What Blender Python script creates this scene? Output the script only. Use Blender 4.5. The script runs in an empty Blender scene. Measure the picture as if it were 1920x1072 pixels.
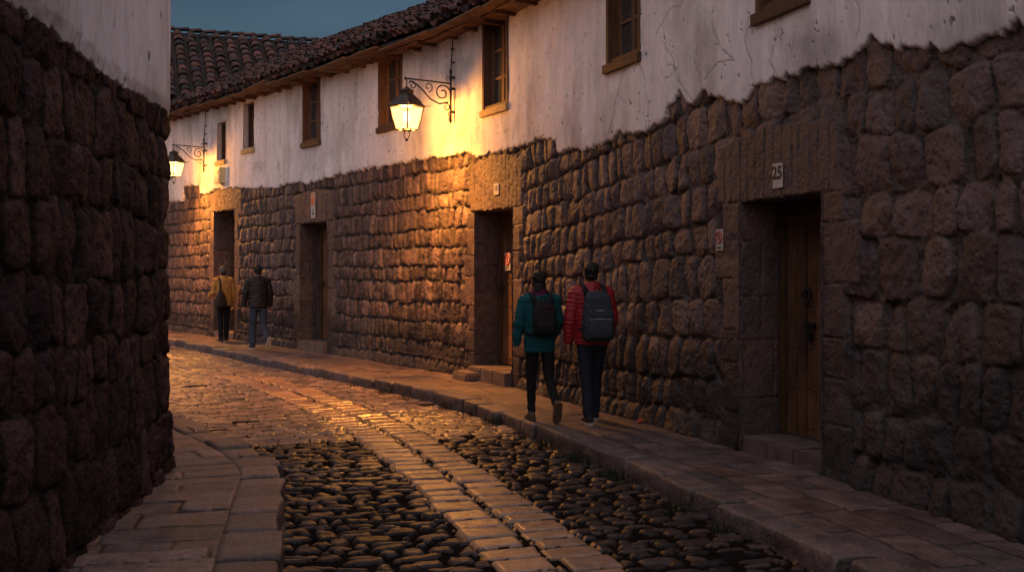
import bpy, bmesh, math, random
import numpy as np
from mathutils import Vector, Matrix, Euler
R = math.radians
random.seed(7)
rng = np.random.default_rng(11)
SC = bpy.context.scene
COL = SC.collection
# ------------------------------------------------------------------ camera, sky, light
F, CX, HY, CZ = 2000.0, 960.0, 507.0, 1.80          # photo focal length (px), principal column, horizon row, eye height
cam_d = bpy.data.cameras.new("camera")
cam = bpy.data.objects.new("camera", cam_d); COL.objects.link(cam)
cam.location = (0, 0, CZ); cam.rotation_euler = (R(90), 0, 0)
cam_d.sensor_width = 36.0; cam_d.lens = F / 1920 * 36
cam_d.shift_y = -(536 - HY) / 1920
cam_d.clip_start = 0.05; cam_d.clip_end = 2000
SC.camera = cam
SUN_EL, SUN_AZ = 3.0, 178.0                          # low twilight glow behind the camera
w = bpy.data.worlds.new("World"); SC.world = w; w.use_nodes = True
nt = w.node_tree; bg = nt.nodes["Background"]
sky = nt.nodes.new("ShaderNodeTexSky"); sky.sky_type = 'NISHITA'; sky.sun_disc = False
sky.sun_elevation = R(SUN_EL); sky.sun_rotation = R(SUN_AZ); sky.air_density = 1.0; sky.dust_density = 1.5; sky.ozone_density = 3.0
hs = nt.nodes.new("ShaderNodeHueSaturation"); hs.inputs["Saturation"].default_value = .86; nt.links.new(sky.outputs[0], hs.inputs["Color"])
cn = nt.nodes.new("ShaderNodeTexNoise"); cn.inputs["Scale"].default_value = 3.0; cn.inputs["Detail"].default_value = 6
cm = nt.nodes.new("ShaderNodeMapping"); cm.inputs["Scale"].default_value = (1, 1, 4); ct = nt.nodes.new("ShaderNodeTexCoord")
cr = nt.nodes.new("ShaderNodeMapRange"); cr.inputs[1].default_value = .35; cr.inputs[2].default_value = .7; cr.inputs[3].default_value = .82; cr.inputs[4].default_value = 1.15
cv_ = nt.nodes.new("ShaderNodeVectorMath"); cv_.operation = 'SCALE'
nt.links.new(ct.outputs["Generated"], cm.inputs[0]); nt.links.new(cm.outputs[0], cn.inputs["Vector"]); nt.links.new(cn.outputs[0], cr.inputs[0])
nt.links.new(hs.outputs[0], cv_.inputs[0]); nt.links.new(cr.outputs[0], cv_.inputs["Scale"]); nt.links.new(cv_.outputs[0], bg.inputs[0]); bg.inputs[1].default_value = 0.039
sd = bpy.data.lights.new("sun", 'SUN'); sun = bpy.data.objects.new("sun", sd); COL.objects.link(sun)
sd.energy = 1.05; sd.angle = R(130); sd.color = (1.0, 0.87, 0.96)
az = R(SUN_AZ); el = R(58)
sun.rotation_euler = Vector((-math.sin(az)*math.cos(el), -math.cos(az)*math.cos(el), -math.sin(el))).to_track_quat('-Z', 'Y').to_euler()
LAMP_W, ADDED_SPOT_W = 430.0, 3300.0
VS = SC.view_settings
SC.display_settings.display_device = 'sRGB'
VS.view_transform = 'Standard'; VS.look = 'None'; VS.gamma = 1; VS.exposure = 1.0

# ------------------------------------------------------------------ numeric helpers
def _h(ix, iy, seed):
    v = np.sin(ix * 127.1 + iy * 311.7 + seed * 74.7) * 43758.5453
    return v - np.floor(v)
def vnoise(x, y, seed=0):
    x = np.asarray(x, float); y = np.asarray(y, float)
    ix = np.floor(x); iy = np.floor(y); fx = x - ix; fy = y - iy
    fx = fx*fx*(3-2*fx); fy = fy*fy*(3-2*fy)
    a = _h(ix, iy, seed); b = _h(ix+1, iy, seed); c = _h(ix, iy+1, seed); d = _h(ix+1, iy+1, seed)
    return (a*(1-fx)+b*fx)*(1-fy) + (c*(1-fx)+d*fx)*fy
def fbm(x, y, seed=0, o=4):
    s = 0; a = 1; t = 0
    for i in range(o):
        s = s + a*(vnoise(np.asarray(x)*2**i, np.asarray(y)*2**i, seed+i*13) - .5)*2; t += a; a *= .5
    return s/t

class Curve2:
    """plan curve through points with increasing Y, smoothed; normal on the street side"""
    def __init__(self, pts, side, sig=.8, step=.05):
        p = np.array(pts, float)
        seg = np.r_[0, np.cumsum(np.hypot(*np.diff(p, axis=0).T))]
        t = np.arange(0, seg[-1], step)
        q = np.c_[np.interp(t, seg, p[:, 0]), np.interp(t, seg, p[:, 1])]
        if sig:
            k = int(3*sig/step); g = np.exp(-.5*(np.arange(-k, k+1)*step/sig)**2); g /= g.sum()
            lo = q[0] + (q[0]-q[1:k+1])[::-1]; hi = q[-1] + (q[-1]-q[-k-1:-1])[::-1]
            qq = np.r_[lo, q, hi]
            q = np.c_[np.convolve(qq[:, 0], g, 'valid'), np.convolve(qq[:, 1], g, 'valid')]
        self.P = q; d = np.gradient(q, axis=0); d /= np.linalg.norm(d, axis=1)[:, None]
        self.T = d; self.N = np.c_[-d[:, 1], d[:, 0]]*side
        self.S = np.r_[0, np.cumsum(np.hypot(*np.diff(q, axis=0).T))]
        self.side = side
    def at(self, s, off=0.0):
        s = np.asarray(s, float)
        f = lambda a: np.interp(s, self.S, a)
        return np.stack([f(self.P[:, 0]) + off*f(self.N[:, 0]), f(self.P[:, 1]) + off*f(self.N[:, 1])], -1)
    def tn(self, s):
        T = np.array([np.interp(s, self.S, self.T[:, 0]), np.interp(s, self.S, self.T[:, 1])]); T /= np.linalg.norm(T)
        return T, np.array([-T[1], T[0]])*self.side
    def s_px(self, x, off=0.0):
        q = self.P + self.N*off
        ok = q[:, 1] > 3
        px = CX + F*q[ok, 0]/q[ok, 1]; S = self.S[ok]
        o = np.argsort(px)
        return float(np.interp(x, px[o], S[o]))
    def z_px(self, x, y, off=0.0):
        s = self.s_px(x, off); D = float(self.at(s, off)[1])
        return s, CZ + (HY-y)/F*D
    def s_y(self, y):
        return float(np.interp(y, self.P[:, 1], self.S))
    def frame(self, s, z=0.0, off=0.0):
        """x to the right as one faces the wall from the street, y into the wall, z up"""
        p = self.at(s, off); T, N = self.tn(s)
        x = -T*self.side if self.side > 0 else T
        y = -N
        return Matrix(((x[0], y[0], 0, p[0]), (x[1], y[1], 0, p[1]), (0, 0, 1, z), (0, 0, 0, 1)))

# ------------------------------------------------------------------ object helpers
def wloc(o):
    v = Vector((0, 0, 0))
    while o is not None:
        v = v + o.location; o = o.parent
    return v
def tag(o, label=None, cat=None, group=None, kind=None):
    for k, v in (('label', label), ('category', cat), ('group', group), ('kind', kind)):
        if v: o[k] = v
    return o
def empty(name, loc, label=None, cat=None, group=None):
    o = bpy.data.objects.new(name, None); o.empty_display_size = .1; COL.objects.link(o); o.location = loc
    return tag(o, label, cat, group)
def link(name, me, mat, parent=None, loc=None):
    o = bpy.data.objects.new(name, me); COL.objects.link(o)
    if mat: me.materials.clear(); me.materials.append(mat)
    if parent: o.parent = parent
    if loc is not None: o.location = loc
    return o
def mesh_np(name, V, Fq, col=None, smooth=True, extra=None):
    """V (n,3), Fq (m,4) or list"""
    me = bpy.data.meshes.new(name)
    V = np.asarray(V, np.float32); Fq = np.asarray(Fq, np.int32)
    me.vertices.add(len(V)); me.vertices.foreach_set("co", V.ravel())
    k = Fq.shape[1]
    me.loops.add(Fq.size); me.loops.foreach_set("vertex_index", Fq.ravel())
    me.polygons.add(len(Fq)); me.polygons.foreach_set("loop_start", np.arange(0, Fq.size, k, dtype=np.int32))
    me.polygons.foreach_set("loop_total", np.full(len(Fq), k, np.int32))
    me.polygons.foreach_set("use_smooth", np.full(len(Fq), smooth))
    me.update(calc_edges=True); me.validate()
    if col is not None:
        a = me.attributes.new("col", 'FLOAT_COLOR', 'POINT')
        c = np.ones((len(V), 4), np.float32); c[:, :3] = col; a.data.foreach_set("color", c.ravel())
    for n, v in (extra or {}).items():
        a = me.attributes.new(n, 'FLOAT', 'POINT'); a.data.foreach_set("value", np.asarray(v, np.float32).ravel())
    return me
def grid(P, fmask=None, flip=False, col=None, extra=None):
    """returns V,F,col,extra of an (n,m,3) grid with optional face mask, compacted"""
    n, m = P.shape[:2]
    idx = np.arange(n*m).reshape(n, m)
    q = np.stack([idx[:-1, :-1], idx[1:, :-1], idx[1:, 1:], idx[:-1, 1:]], -1)
    if flip: q = q[..., ::-1]
    q = q[fmask] if fmask is not None else q.reshape(-1, 4)
    used, inv = np.unique(q.ravel(), return_inverse=True)
    V = P.reshape(-1, 3)[used]
    c = col.reshape(-1, 3)[used] if col is not None else None
    e = {k: v.reshape(-1)[used] for k, v in (extra or {}).items()}
    return V, inv.reshape(-1, 4), c, e
def join(parts):
    V = []; Q = []; C = []; n = 0
    for p in parts:
        V.append(p[0]); Q.append(p[1]+n); C.append(p[2]); n += len(p[0])
    return np.concatenate(V), np.concatenate(Q), np.concatenate(C)

class MB:
    """collects boxes, tubes, lathes in a local frame and links them as one mesh object"""
    def __init__(self, M=None):
        self.M = M or Matrix.Identity(4); self.v = []; self.f = []
    def add(self, vs, fs):
        n = len(self.v); self.v += [self.M @ Vector(p) for p in vs]; self.f += [[i+n for i in f] for f in fs]
    def box(self, x0, x1, y0, y1, z0, z1, b=0.0, rot=None, jit=0.0):
        bm = bmesh.new(); bmesh.ops.create_cube(bm, size=1)
        c = Vector(((x0+x1)/2, (y0+y1)/2, (z0+z1)/2))
        for v in bm.verts: v.co = Vector((v.co.x*(x1-x0), v.co.y*(y1-y0), v.co.z*(z1-z0)))
        if jit:
            for v in bm.verts: v.co += Vector([random.uniform(-jit, jit) for _ in range(3)])
        if b: bmesh.ops.bevel(bm, geom=bm.edges[:], offset=b, segments=2, affect='EDGES')
        rm = rot or Matrix.Identity(3)
        bm.verts.index_update()
        self.add([c + rm @ v.co for v in bm.verts], [[v.index for v in f.verts] for f in bm.faces]); bm.free()
    def tube(self, pts, r, n=8, caps=True):
        pts = [Vector(p) for p in pts]; rs = r if isinstance(r, (list, tuple)) else [r]*len(pts)
        vs = []; prev = None
        for i, p in enumerate(pts):
            d = (pts[min(i+1, len(pts)-1)] - pts[max(i-1, 0)]).normalized()
            if prev is None:
                a = d.orthogonal().normalized()
            else:
                a = (prev - d*prev.dot(d)).normalized()
            prev = a; b = d.cross(a)
            for k in range(n):
                t = 2*math.pi*k/n; vs.append(p + (a*math.cos(t)+b*math.sin(t))*rs[i])
        fs = [[i*n+k, i*n+(k+1) % n, (i+1)*n+(k+1) % n, (i+1)*n+k] for i in range(len(pts)-1) for k in range(n)]
        if caps: fs += [list(range(n))[::-1], [(len(pts)-1)*n+k for k in range(n)]]
        self.add(vs, fs)
    def loft(self, rings, n=16, p=2.0):
        """rings: (centre, axis_u, axis_v, ru, rv); superellipse exponent p"""
        vs = []
        for c, u, v, ru, rv in rings:
            c = Vector(c); u = Vector(u); v = Vector(v)
            for k in range(n):
                t = 2*math.pi*k/n; ct, st = math.cos(t), math.sin(t)
                vs.append(c + u*ru*math.copysign(abs(ct)**(2/p), ct) + v*rv*math.copysign(abs(st)**(2/p), st))
        m = len(rings)
        fs = [[i*n+k, i*n+(k+1) % n, (i+1)*n+(k+1) % n, (i+1)*n+k] for i in range(m-1) for k in range(n)]
        fs += [list(range(n))[::-1], [(m-1)*n+k for k in range(n)]]
        self.add(vs, fs)
    def ell(self, c, rx, ry, rz, n=14, rot=None):
        rm = rot or Matrix.Identity(3); rings = []; vs = []; fs = []
        c = Vector(c); m = n//2
        vs.append(c + rm @ Vector((0, 0, -rz)))
        for i in range(1, m):
            a = math.pi*i/m
            for k in range(n):
                t = 2*math.pi*k/n
                vs.append(c + rm @ Vector((rx*math.sin(a)*math.cos(t), ry*math.sin(a)*math.sin(t), -rz*math.cos(a))))
        vs.append(c + rm @ Vector((0, 0, rz)))
        fs += [[0, 1+(k+1) % n, 1+k] for k in range(n)]
        fs += [[1+i*n+k, 1+i*n+(k+1) % n, 1+(i+1)*n+(k+1) % n, 1+(i+1)*n+k] for i in range(m-2) for k in range(n)]
        L = len(vs)-1; b = 1+(m-2)*n
        fs += [[L, b+k, b+(k+1) % n] for k in range(n)]
        self.add(vs, fs)
    def cap(self, a, b, ra, rb, n=12):
        """tapered capsule"""
        a = Vector(a); b = Vector(b); d = (b-a).normalized(); pts = []; rs = []
        for t in (-85, -55, -25):
            pts.append(a + d*ra*math.sin(R(t))); rs.append(ra*math.cos(R(t)))
        pts += [a, b]; rs += [ra, rb]
        for t in (25, 55, 85):
            pts.append(b + d*rb*math.sin(R(t))); rs.append(rb*math.cos(R(t)))
        self.tube(pts, rs, n)
    def build(self, name, mat, parent=None, smooth=False, loc=None):
        base = wloc(parent) if parent else Vector(loc or (0, 0, 0))
        me = bpy.data.meshes.new(name)
        me.from_pydata([tuple(v-base) for v in self.v], [], self.f); me.update()
        bm = bmesh.new(); bm.from_mesh(me); bmesh.ops.recalc_face_normals(bm, faces=bm.faces[:]); bm.to_mesh(me); bm.free()
        if smooth:
            me.polygons.foreach_set("use_smooth", np.full(len(me.polygons), True))
        return link(name, me, mat, parent, None if parent else base)
    def remesh(self, name, mat, parent, vox, smooth=3, post=None, keep=None):
        base = wloc(parent)
        me = bpy.data.meshes.new("tmp"); me.from_pydata([tuple(v-base) for v in self.v], [], self.f); me.update()
        bm = bmesh.new(); bm.from_mesh(me); bmesh.ops.recalc_face_normals(bm, faces=bm.faces[:]); bm.to_mesh(me); bm.free()
        o = bpy.data.objects.new("tmp", me); COL.objects.link(o)
        md = o.modifiers.new("r", 'REMESH'); md.mode = 'VOXEL'; md.voxel_size = vox
        if smooth:
            ms = o.modifiers.new("s", 'SMOOTH'); ms.iterations = smooth; ms.factor = .5
        dg = bpy.context.evaluated_depsgraph_get()
        res = bpy.data.meshes.new_from_object(o.evaluated_get(dg)); bpy.data.objects.remove(o); bpy.data.meshes.remove(me)
        if post or keep:
            n = len(res.vertices); co = np.empty(n*3, np.float32); res.vertices.foreach_get("co", co); co = co.reshape(-1, 3)
            no = np.empty(n*3, np.float32); res.vertices.foreach_get("normal", no); no = no.reshape(-1, 3)
            if post:
                co = post(co + np.array(base), no) - np.array(base)
                res.vertices.foreach_set("co", co.astype(np.float32).ravel())
            if keep:
                k = keep(co + np.array(base)); bm = bmesh.new(); bm.from_mesh(res); bm.verts.ensure_lookup_table()
                bmesh.ops.delete(bm, geom=[bm.verts[i] for i in np.where(~k)[0]], context='VERTS'); bm.to_mesh(res); bm.free()
            res.update()
        res.name = name
        res.polygons.foreach_set("use_smooth", np.full(len(res.polygons), True))
        return link(name, res, mat, parent)

# ------------------------------------------------------------------ materials
def mat(name, col=(.5, .5, .5), attr=False, rough=.8, spec=.3, metal=0.0, ns=6, na=.35, ns2=60, na2=.2, bs=50, bd=.006, stretch=(1, 1, 1),
        pits=0.0, pscale=30, rvar=.0, grime=None, dirt=None, wet=None):
    m = bpy.data.materials.new(name); m.use_nodes = True
    t = m.node_tree; N = t.nodes; L = t.links; b = N["Principled BSDF"]
    b.inputs["Roughness"].default_value = rough; b.inputs["Metallic"].default_value = metal
    b.inputs["Specular IOR Level"].default_value = spec
    tc = N.new("ShaderNodeTexCoord"); mp = N.new("ShaderNodeMapping"); mp.inputs["Scale"].default_value = stretch
    L.new(tc.outputs["Object"], mp.inputs[0])
    def noise(s, d=6, r=.6):
        n = N.new("ShaderNodeTexNoise"); n.inputs["Scale"].default_value = s; n.inputs["Detail"].default_value = d; n.inputs["Roughness"].default_value = r
        L.new(mp.outputs[0], n.inputs["Vector"]); return n.outputs[0]
    def rng_(x, a, c, lo, hi):
        r = N.new("ShaderNodeMapRange"); r.inputs[1].default_value = a; r.inputs[2].default_value = c; r.inputs[3].default_value = lo; r.inputs[4].default_value = hi
        L.new(x, r.inputs[0]); return r.outputs[0]
    def mul(a, c):
        x = N.new("ShaderNodeMath"); x.operation = 'MULTIPLY'; L.new(a, x.inputs[0]); L.new(c, x.inputs[1]); return x.outputs[0]
    n1 = noise(ns); n2 = noise(ns2, 4)
    f = mul(rng_(n1, .3, .7, 1-na, 1+na), rng_(n2, .3, .7, 1-na2, 1+na2))
    vm = N.new("ShaderNodeVectorMath"); vm.operation = 'SCALE'; L.new(f, vm.inputs["Scale"])
    if attr:
        at = N.new("ShaderNodeAttribute"); at.attribute_name = "col"; L.new(at.outputs["Color"], vm.inputs[0])
    else:
        vm.inputs[0].default_value = col
    out = vm.outputs[0]
    if grime:                                   # (scale, stretch_z, lo, hi, colour) irregular stains
        n3 = N.new("ShaderNodeTexNoise"); n3.inputs["Scale"].default_value = grime[0]; n3.inputs["Detail"].default_value = 8; n3.inputs["Roughness"].default_value = .65
        mp2 = N.new("ShaderNodeMapping"); mp2.inputs["Scale"].default_value = (1, 1, grime[1]); L.new(tc.outputs["Object"], mp2.inputs[0]); L.new(mp2.outputs[0], n3.inputs["Vector"])
        k = rng_(n3.outputs[0], grime[2], grime[3], 0, 1)
        mx = N.new("ShaderNodeMix"); mx.data_type = 'RGBA'; L.new(k, mx.inputs["Factor"]); L.new(out, mx.inputs["A"]); mx.inputs["B"].default_value = (*grime[4], 1); out = mx.outputs["Result"]
    if dirt:                                    # attribute-driven stain colour
        at2 = N.new("ShaderNodeAttribute"); at2.attribute_name = "stain"
        mx = N.new("ShaderNodeMix"); mx.data_type = 'RGBA'; L.new(at2.outputs["Fac"], mx.inputs["Factor"]); L.new(out, mx.inputs["A"]); mx.inputs["B"].default_value = (*dirt, 1); out = mx.outputs["Result"]
    L.new(out, b.inputs["Base Color"])
    if rvar:
        L.new(rng_(n1, .3, .7, rough-rvar, rough+rvar), b.inputs["Roughness"])
    if wet:
        aw = N.new("ShaderNodeAttribute"); aw.attribute_name = "wet"; L.new(rng_(aw.outputs["Fac"], 0, 1, rough, wet), b.inputs["Roughness"]); L.new(rng_(aw.outputs["Fac"], 0, .7, 0, spec), b.inputs["Specular IOR Level"])
    hgt = noise(bs, 8, .65)
    if pits:
        vo = N.new("ShaderNodeTexVoronoi"); vo.inputs["Scale"].default_value = pscale; L.new(mp.outputs[0], vo.inputs["Vector"])
        pr = rng_(vo.outputs["Distance"], 0, .35, -pits, 0)
        ad = N.new("ShaderNodeMath"); ad.operation = 'ADD'; L.new(hgt, ad.inputs[0]); L.new(pr, ad.inputs[1]); hgt = ad.outputs[0]
    bp = N.new("ShaderNodeBump"); bp.inputs["Strength"].default_value = 1; bp.inputs["Distance"].default_value = bd
    L.new(hgt, bp.inputs["Height"]); L.new(bp.outputs[0], b.inputs["Normal"])
    return m
MT = {}
MT['stone'] = mat("andesite_stone", attr=True, rough=.60, spec=.38, rvar=.12, ns=9, na=.35, ns2=70, na2=.3, bs=22, bd=.02, pits=.5, pscale=17, grime=(3.2, 1, .55, .78, (.105, .08, .071)))
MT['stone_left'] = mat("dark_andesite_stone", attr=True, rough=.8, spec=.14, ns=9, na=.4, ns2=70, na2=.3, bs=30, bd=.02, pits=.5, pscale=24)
MT['plaster'] = mat("old_lime_plaster", attr=True, rough=.9, spec=.1, ns=5, na=.10, ns2=35, na2=.07, bs=22, bd=.012, stretch=(1, 1, .35), pits=.25, pscale=14,
                    grime=(1.3, .40, .48, .76, (.33, .275, .235)), dirt=(.06, .045, .04))
MT['cobble'] = mat("worn_cobble", attr=True, rough=.46, spec=.5, ns=10, na=.3, ns2=60, na2=.25, bs=40, bd=.004, wet=.26)
MT['paving'] = mat("worn_paving", attr=True, rough=.6, spec=.35, ns=5, na=.45, ns2=38, na2=.4, bs=28, bd=.014, rvar=.1)
MT['tile'] = mat("clay_tile", attr=True, rough=.85, spec=.2, ns=7, na=.35, ns2=40, na2=.3, bs=50, bd=.008, grime=(5, 1, .5, .66, (.028, .026, .024)))
MT['deck'] = mat("mossy_roof_bed", (.035, .028, .024), rough=.95, ns=8, na=.4, bs=30, bd=.02)
MT['wood'] = mat("weathered_wood", (.105, .052, .03), rough=.65, ns=6, na=.4, ns2=40, na2=.3, bs=30, bd=.004, stretch=(6, 6, .6))
MT['casement'] = mat("casement_wood", (.17, .09, .05), rough=.6, ns=6, na=.35, bs=30, bd=.003, stretch=(6, 6, .6))
MT['wood_dark'] = mat("dark_wood", (.075, .04, .022), rough=.6, ns=6, na=.4, ns2=40, na2=.3, bs=30, bd=.004, stretch=(6, 6, .6))
MT['wood_door'] = mat("door_planks", (.16, .078, .038), rough=.6, spec=.3, ns=5, na=.45, ns2=30, na2=.3, bs=28, bd=.005, stretch=(7, 7, .5), grime=(1.4, .6, .42, .62, (.05, .028, .018)))
MT['wood_eave'] = mat("eave_wood", (.13, .068, .036), rough=.8, ns=4, na=.5, ns2=30, na2=.35, bs=22, bd=.008, stretch=(1, 1, 5))
MT['paint_sill'] = mat("ochre_sill", (.36, .25, .12), rough=.7, ns=12, na=.35, bs=30, bd=.005)
MT['iron'] = mat("black_iron", (.022, .02, .019), rough=.5, spec=.5, metal=.3, ns=30, na=.4, bs=80, bd=.002)
MT['tin'] = mat("lantern_tin", (.05, .035, .025), rough=.5, spec=.4, metal=.4, ns=20, na=.4, bs=60, bd=.002)
MT['glass'] = mat("window_glass", (.05, .049, .05), rough=.08, spec=.9, ns=3, na=.3, bs=3, bd=.003)
MT['white'] = mat("enamel_white", (.46, .43, .40), rough=.4, ns=20, na=.15, bs=60, bd=.001)
MT['black'] = mat("black_paint", (.02, .02, .02), rough=.5, ns=20, na=.2, bs=60, bd=.001)
MT['red'] = mat("sign_red", (.42, .04, .03), rough=.45, ns=20, na=.15, bs=60, bd=.001)
MT['orange'] = mat("sign_orange", (.55, .15, .05), rough=.45, ns=20, na=.15, bs=60, bd=.001)
MT['grey'] = mat("grey_box_paint", (.33, .34, .34), rough=.5, ns=14, na=.2, bs=60, bd=.001)
MT['cream'] = mat("cream_box_paint", (.62, .5, .25), rough=.5, ns=14, na=.2, bs=60, bd=.001)
MT['soil'] = mat("bare_earth", (.06, .045, .035), rough=.95, ns=3, na=.4, bs=20, bd=.03)
MT['grass'] = mat("grass_blade", (.022, .030, .011), rough=.7, ns=8, na=.4, bs=30, bd=.001)
MT['skin'] = mat("skin", (.36, .18, .11), rough=.55, ns=30, na=.1, bs=120, bd=.001)
MT['hair'] = mat("black_hair", (.012, .009, .008), rough=.5, ns=40, na=.5, bs=70, bd=.006, stretch=(3, 3, .5))
def cloth(n, c, **k):
    d = dict(rough=.85, spec=.2, ns=14, na=.2, ns2=120, na2=.15, bs=40, bd=.006); d.update(k); return mat(n, c, **d)
MT['teal'] = cloth("teal_shell", (.007, .075, .088)); MT['redj'] = cloth("red_nylon", (.27, .012, .018), rough=.5, spec=.4)
MT['tan'] = cloth("tan_canvas", (.42, .21, .055)); MT['blackj'] = cloth("black_nylon", (.013, .012, .013), rough=.5, spec=.3)
MT['leggings'] = cloth("black_leggings", (.012, .011, .012)); MT['navy'] = cloth("navy_trousers", (.016, .021, .034)); MT['jeans'] = cloth("blue_jeans", (.032, .043, .07))
MT['pack_black'] = cloth("black_pack", (.014, .014, .016)); MT['pack_grey'] = cloth("slate_pack", (.035, .042, .056)); MT['pink'] = cloth("magenta_knit", (.10, .012, .055))
MT['beanie'] = cloth("grey_knit", (.10, .085, .075), bs=90, bd=.008); MT['bag'] = cloth("brown_leather_bag", (.035, .022, .016), rough=.5)
MT['boot'] = cloth("brown_boot", (.10, .07, .05), rough=.6); MT['shoe'] = cloth("dark_shoe", (.02, .02, .024), rough=.6); MT['sole'] = cloth("pale_rubber", (.42, .37, .32), rough=.6)
def glow(name, col, st, trans):
    m = bpy.data.materials.new(name); m.use_nodes = True; t = m.node_tree; t.nodes.clear()
    o = t.nodes.new("ShaderNodeOutputMaterial"); e = t.nodes.new("ShaderNodeEmission"); e.inputs[0].default_value = (*col, 1); e.inputs[1].default_value = st
    if trans:
        tr = t.nodes.new("ShaderNodeBsdfTransparent"); tr.inputs[0].default_value = (trans, trans, trans*.97, 1); a = t.nodes.new("ShaderNodeAddShader")
        t.links.new(tr.outputs[0], a.inputs[0]); t.links.new(e.outputs[0], a.inputs[1]); t.links.new(a.outputs[0], o.inputs[0])
    else: t.links.new(e.outputs[0], o.inputs[0])
    return m
MT['pane'] = glow("lit_lantern_glass", (1, .60, .20), .75, .72); MT['bulb'] = glow("lamp_globe", (1, .66, .26), 2.5, 0)

# ------------------------------------------------------------------ plan of the street
WALL = Curve2([(5.2, -3), (4.15, 2.5), (3.15, 6.55), (2.58, 8.65), (2.14, 9.9), (1.27, 12.25), (.05, 15.3), (-.75, 16.9), (-2.3, 19.3), (-3.35, 20.9),
               (-4.5, 22.6), (-5.75, 24.4), (-7.6, 27.0), (-9.8, 30.2), (-13, 35)], +1)
KERB = Curve2([(3.9, -1), (1.96, 6.05), (1.66, 7.0), (1.43, 7.81), (1.077, 8.97), (.472, 10.85), (-.27, 12.97), (-.877, 14.2), (-2.1, 16.25), (-2.75, 17.2),
               (-4.63, 20.1), (-6.06, 22.4), (-8.1, 25.5), (-12, 31.5)], +1, sig=.5)
LWALL = Curve2([(-2.15, 0.5), (-2.35, 4), (-2.5, 6), (-2.64, 7), (-2.80, 8.5), (-2.88, 8.95), (-3.02, 9.3), (-3.35, 9.7), (-4.2, 11.1), (-7.0, 15.5)], -1, sig=.18)
LKERB = Curve2([(-.2, 0), (-1.31, 5.88), (-1.52, 6.93), (-1.88, 8.75), (-1.98, 9.1), (-2.26, 9.72), (-2.65, 10.45), (-3.16, 11.2), (-4.1, 12.8), (-8, 19.5)], -1, sig=.12)
MID = Curve2([(2.6, -2), (1.0, 4), (.28, 6.5), (-.15, 8.04), (-1.07, 11.1), (-2.05, 13.6), (-3.6, 16.6), (-5.7, 19.9), (-9.5, 25.4), (-14, 32)], +1, sig=1.2)
PZ = .14                                              # pavement height above the street

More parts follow.
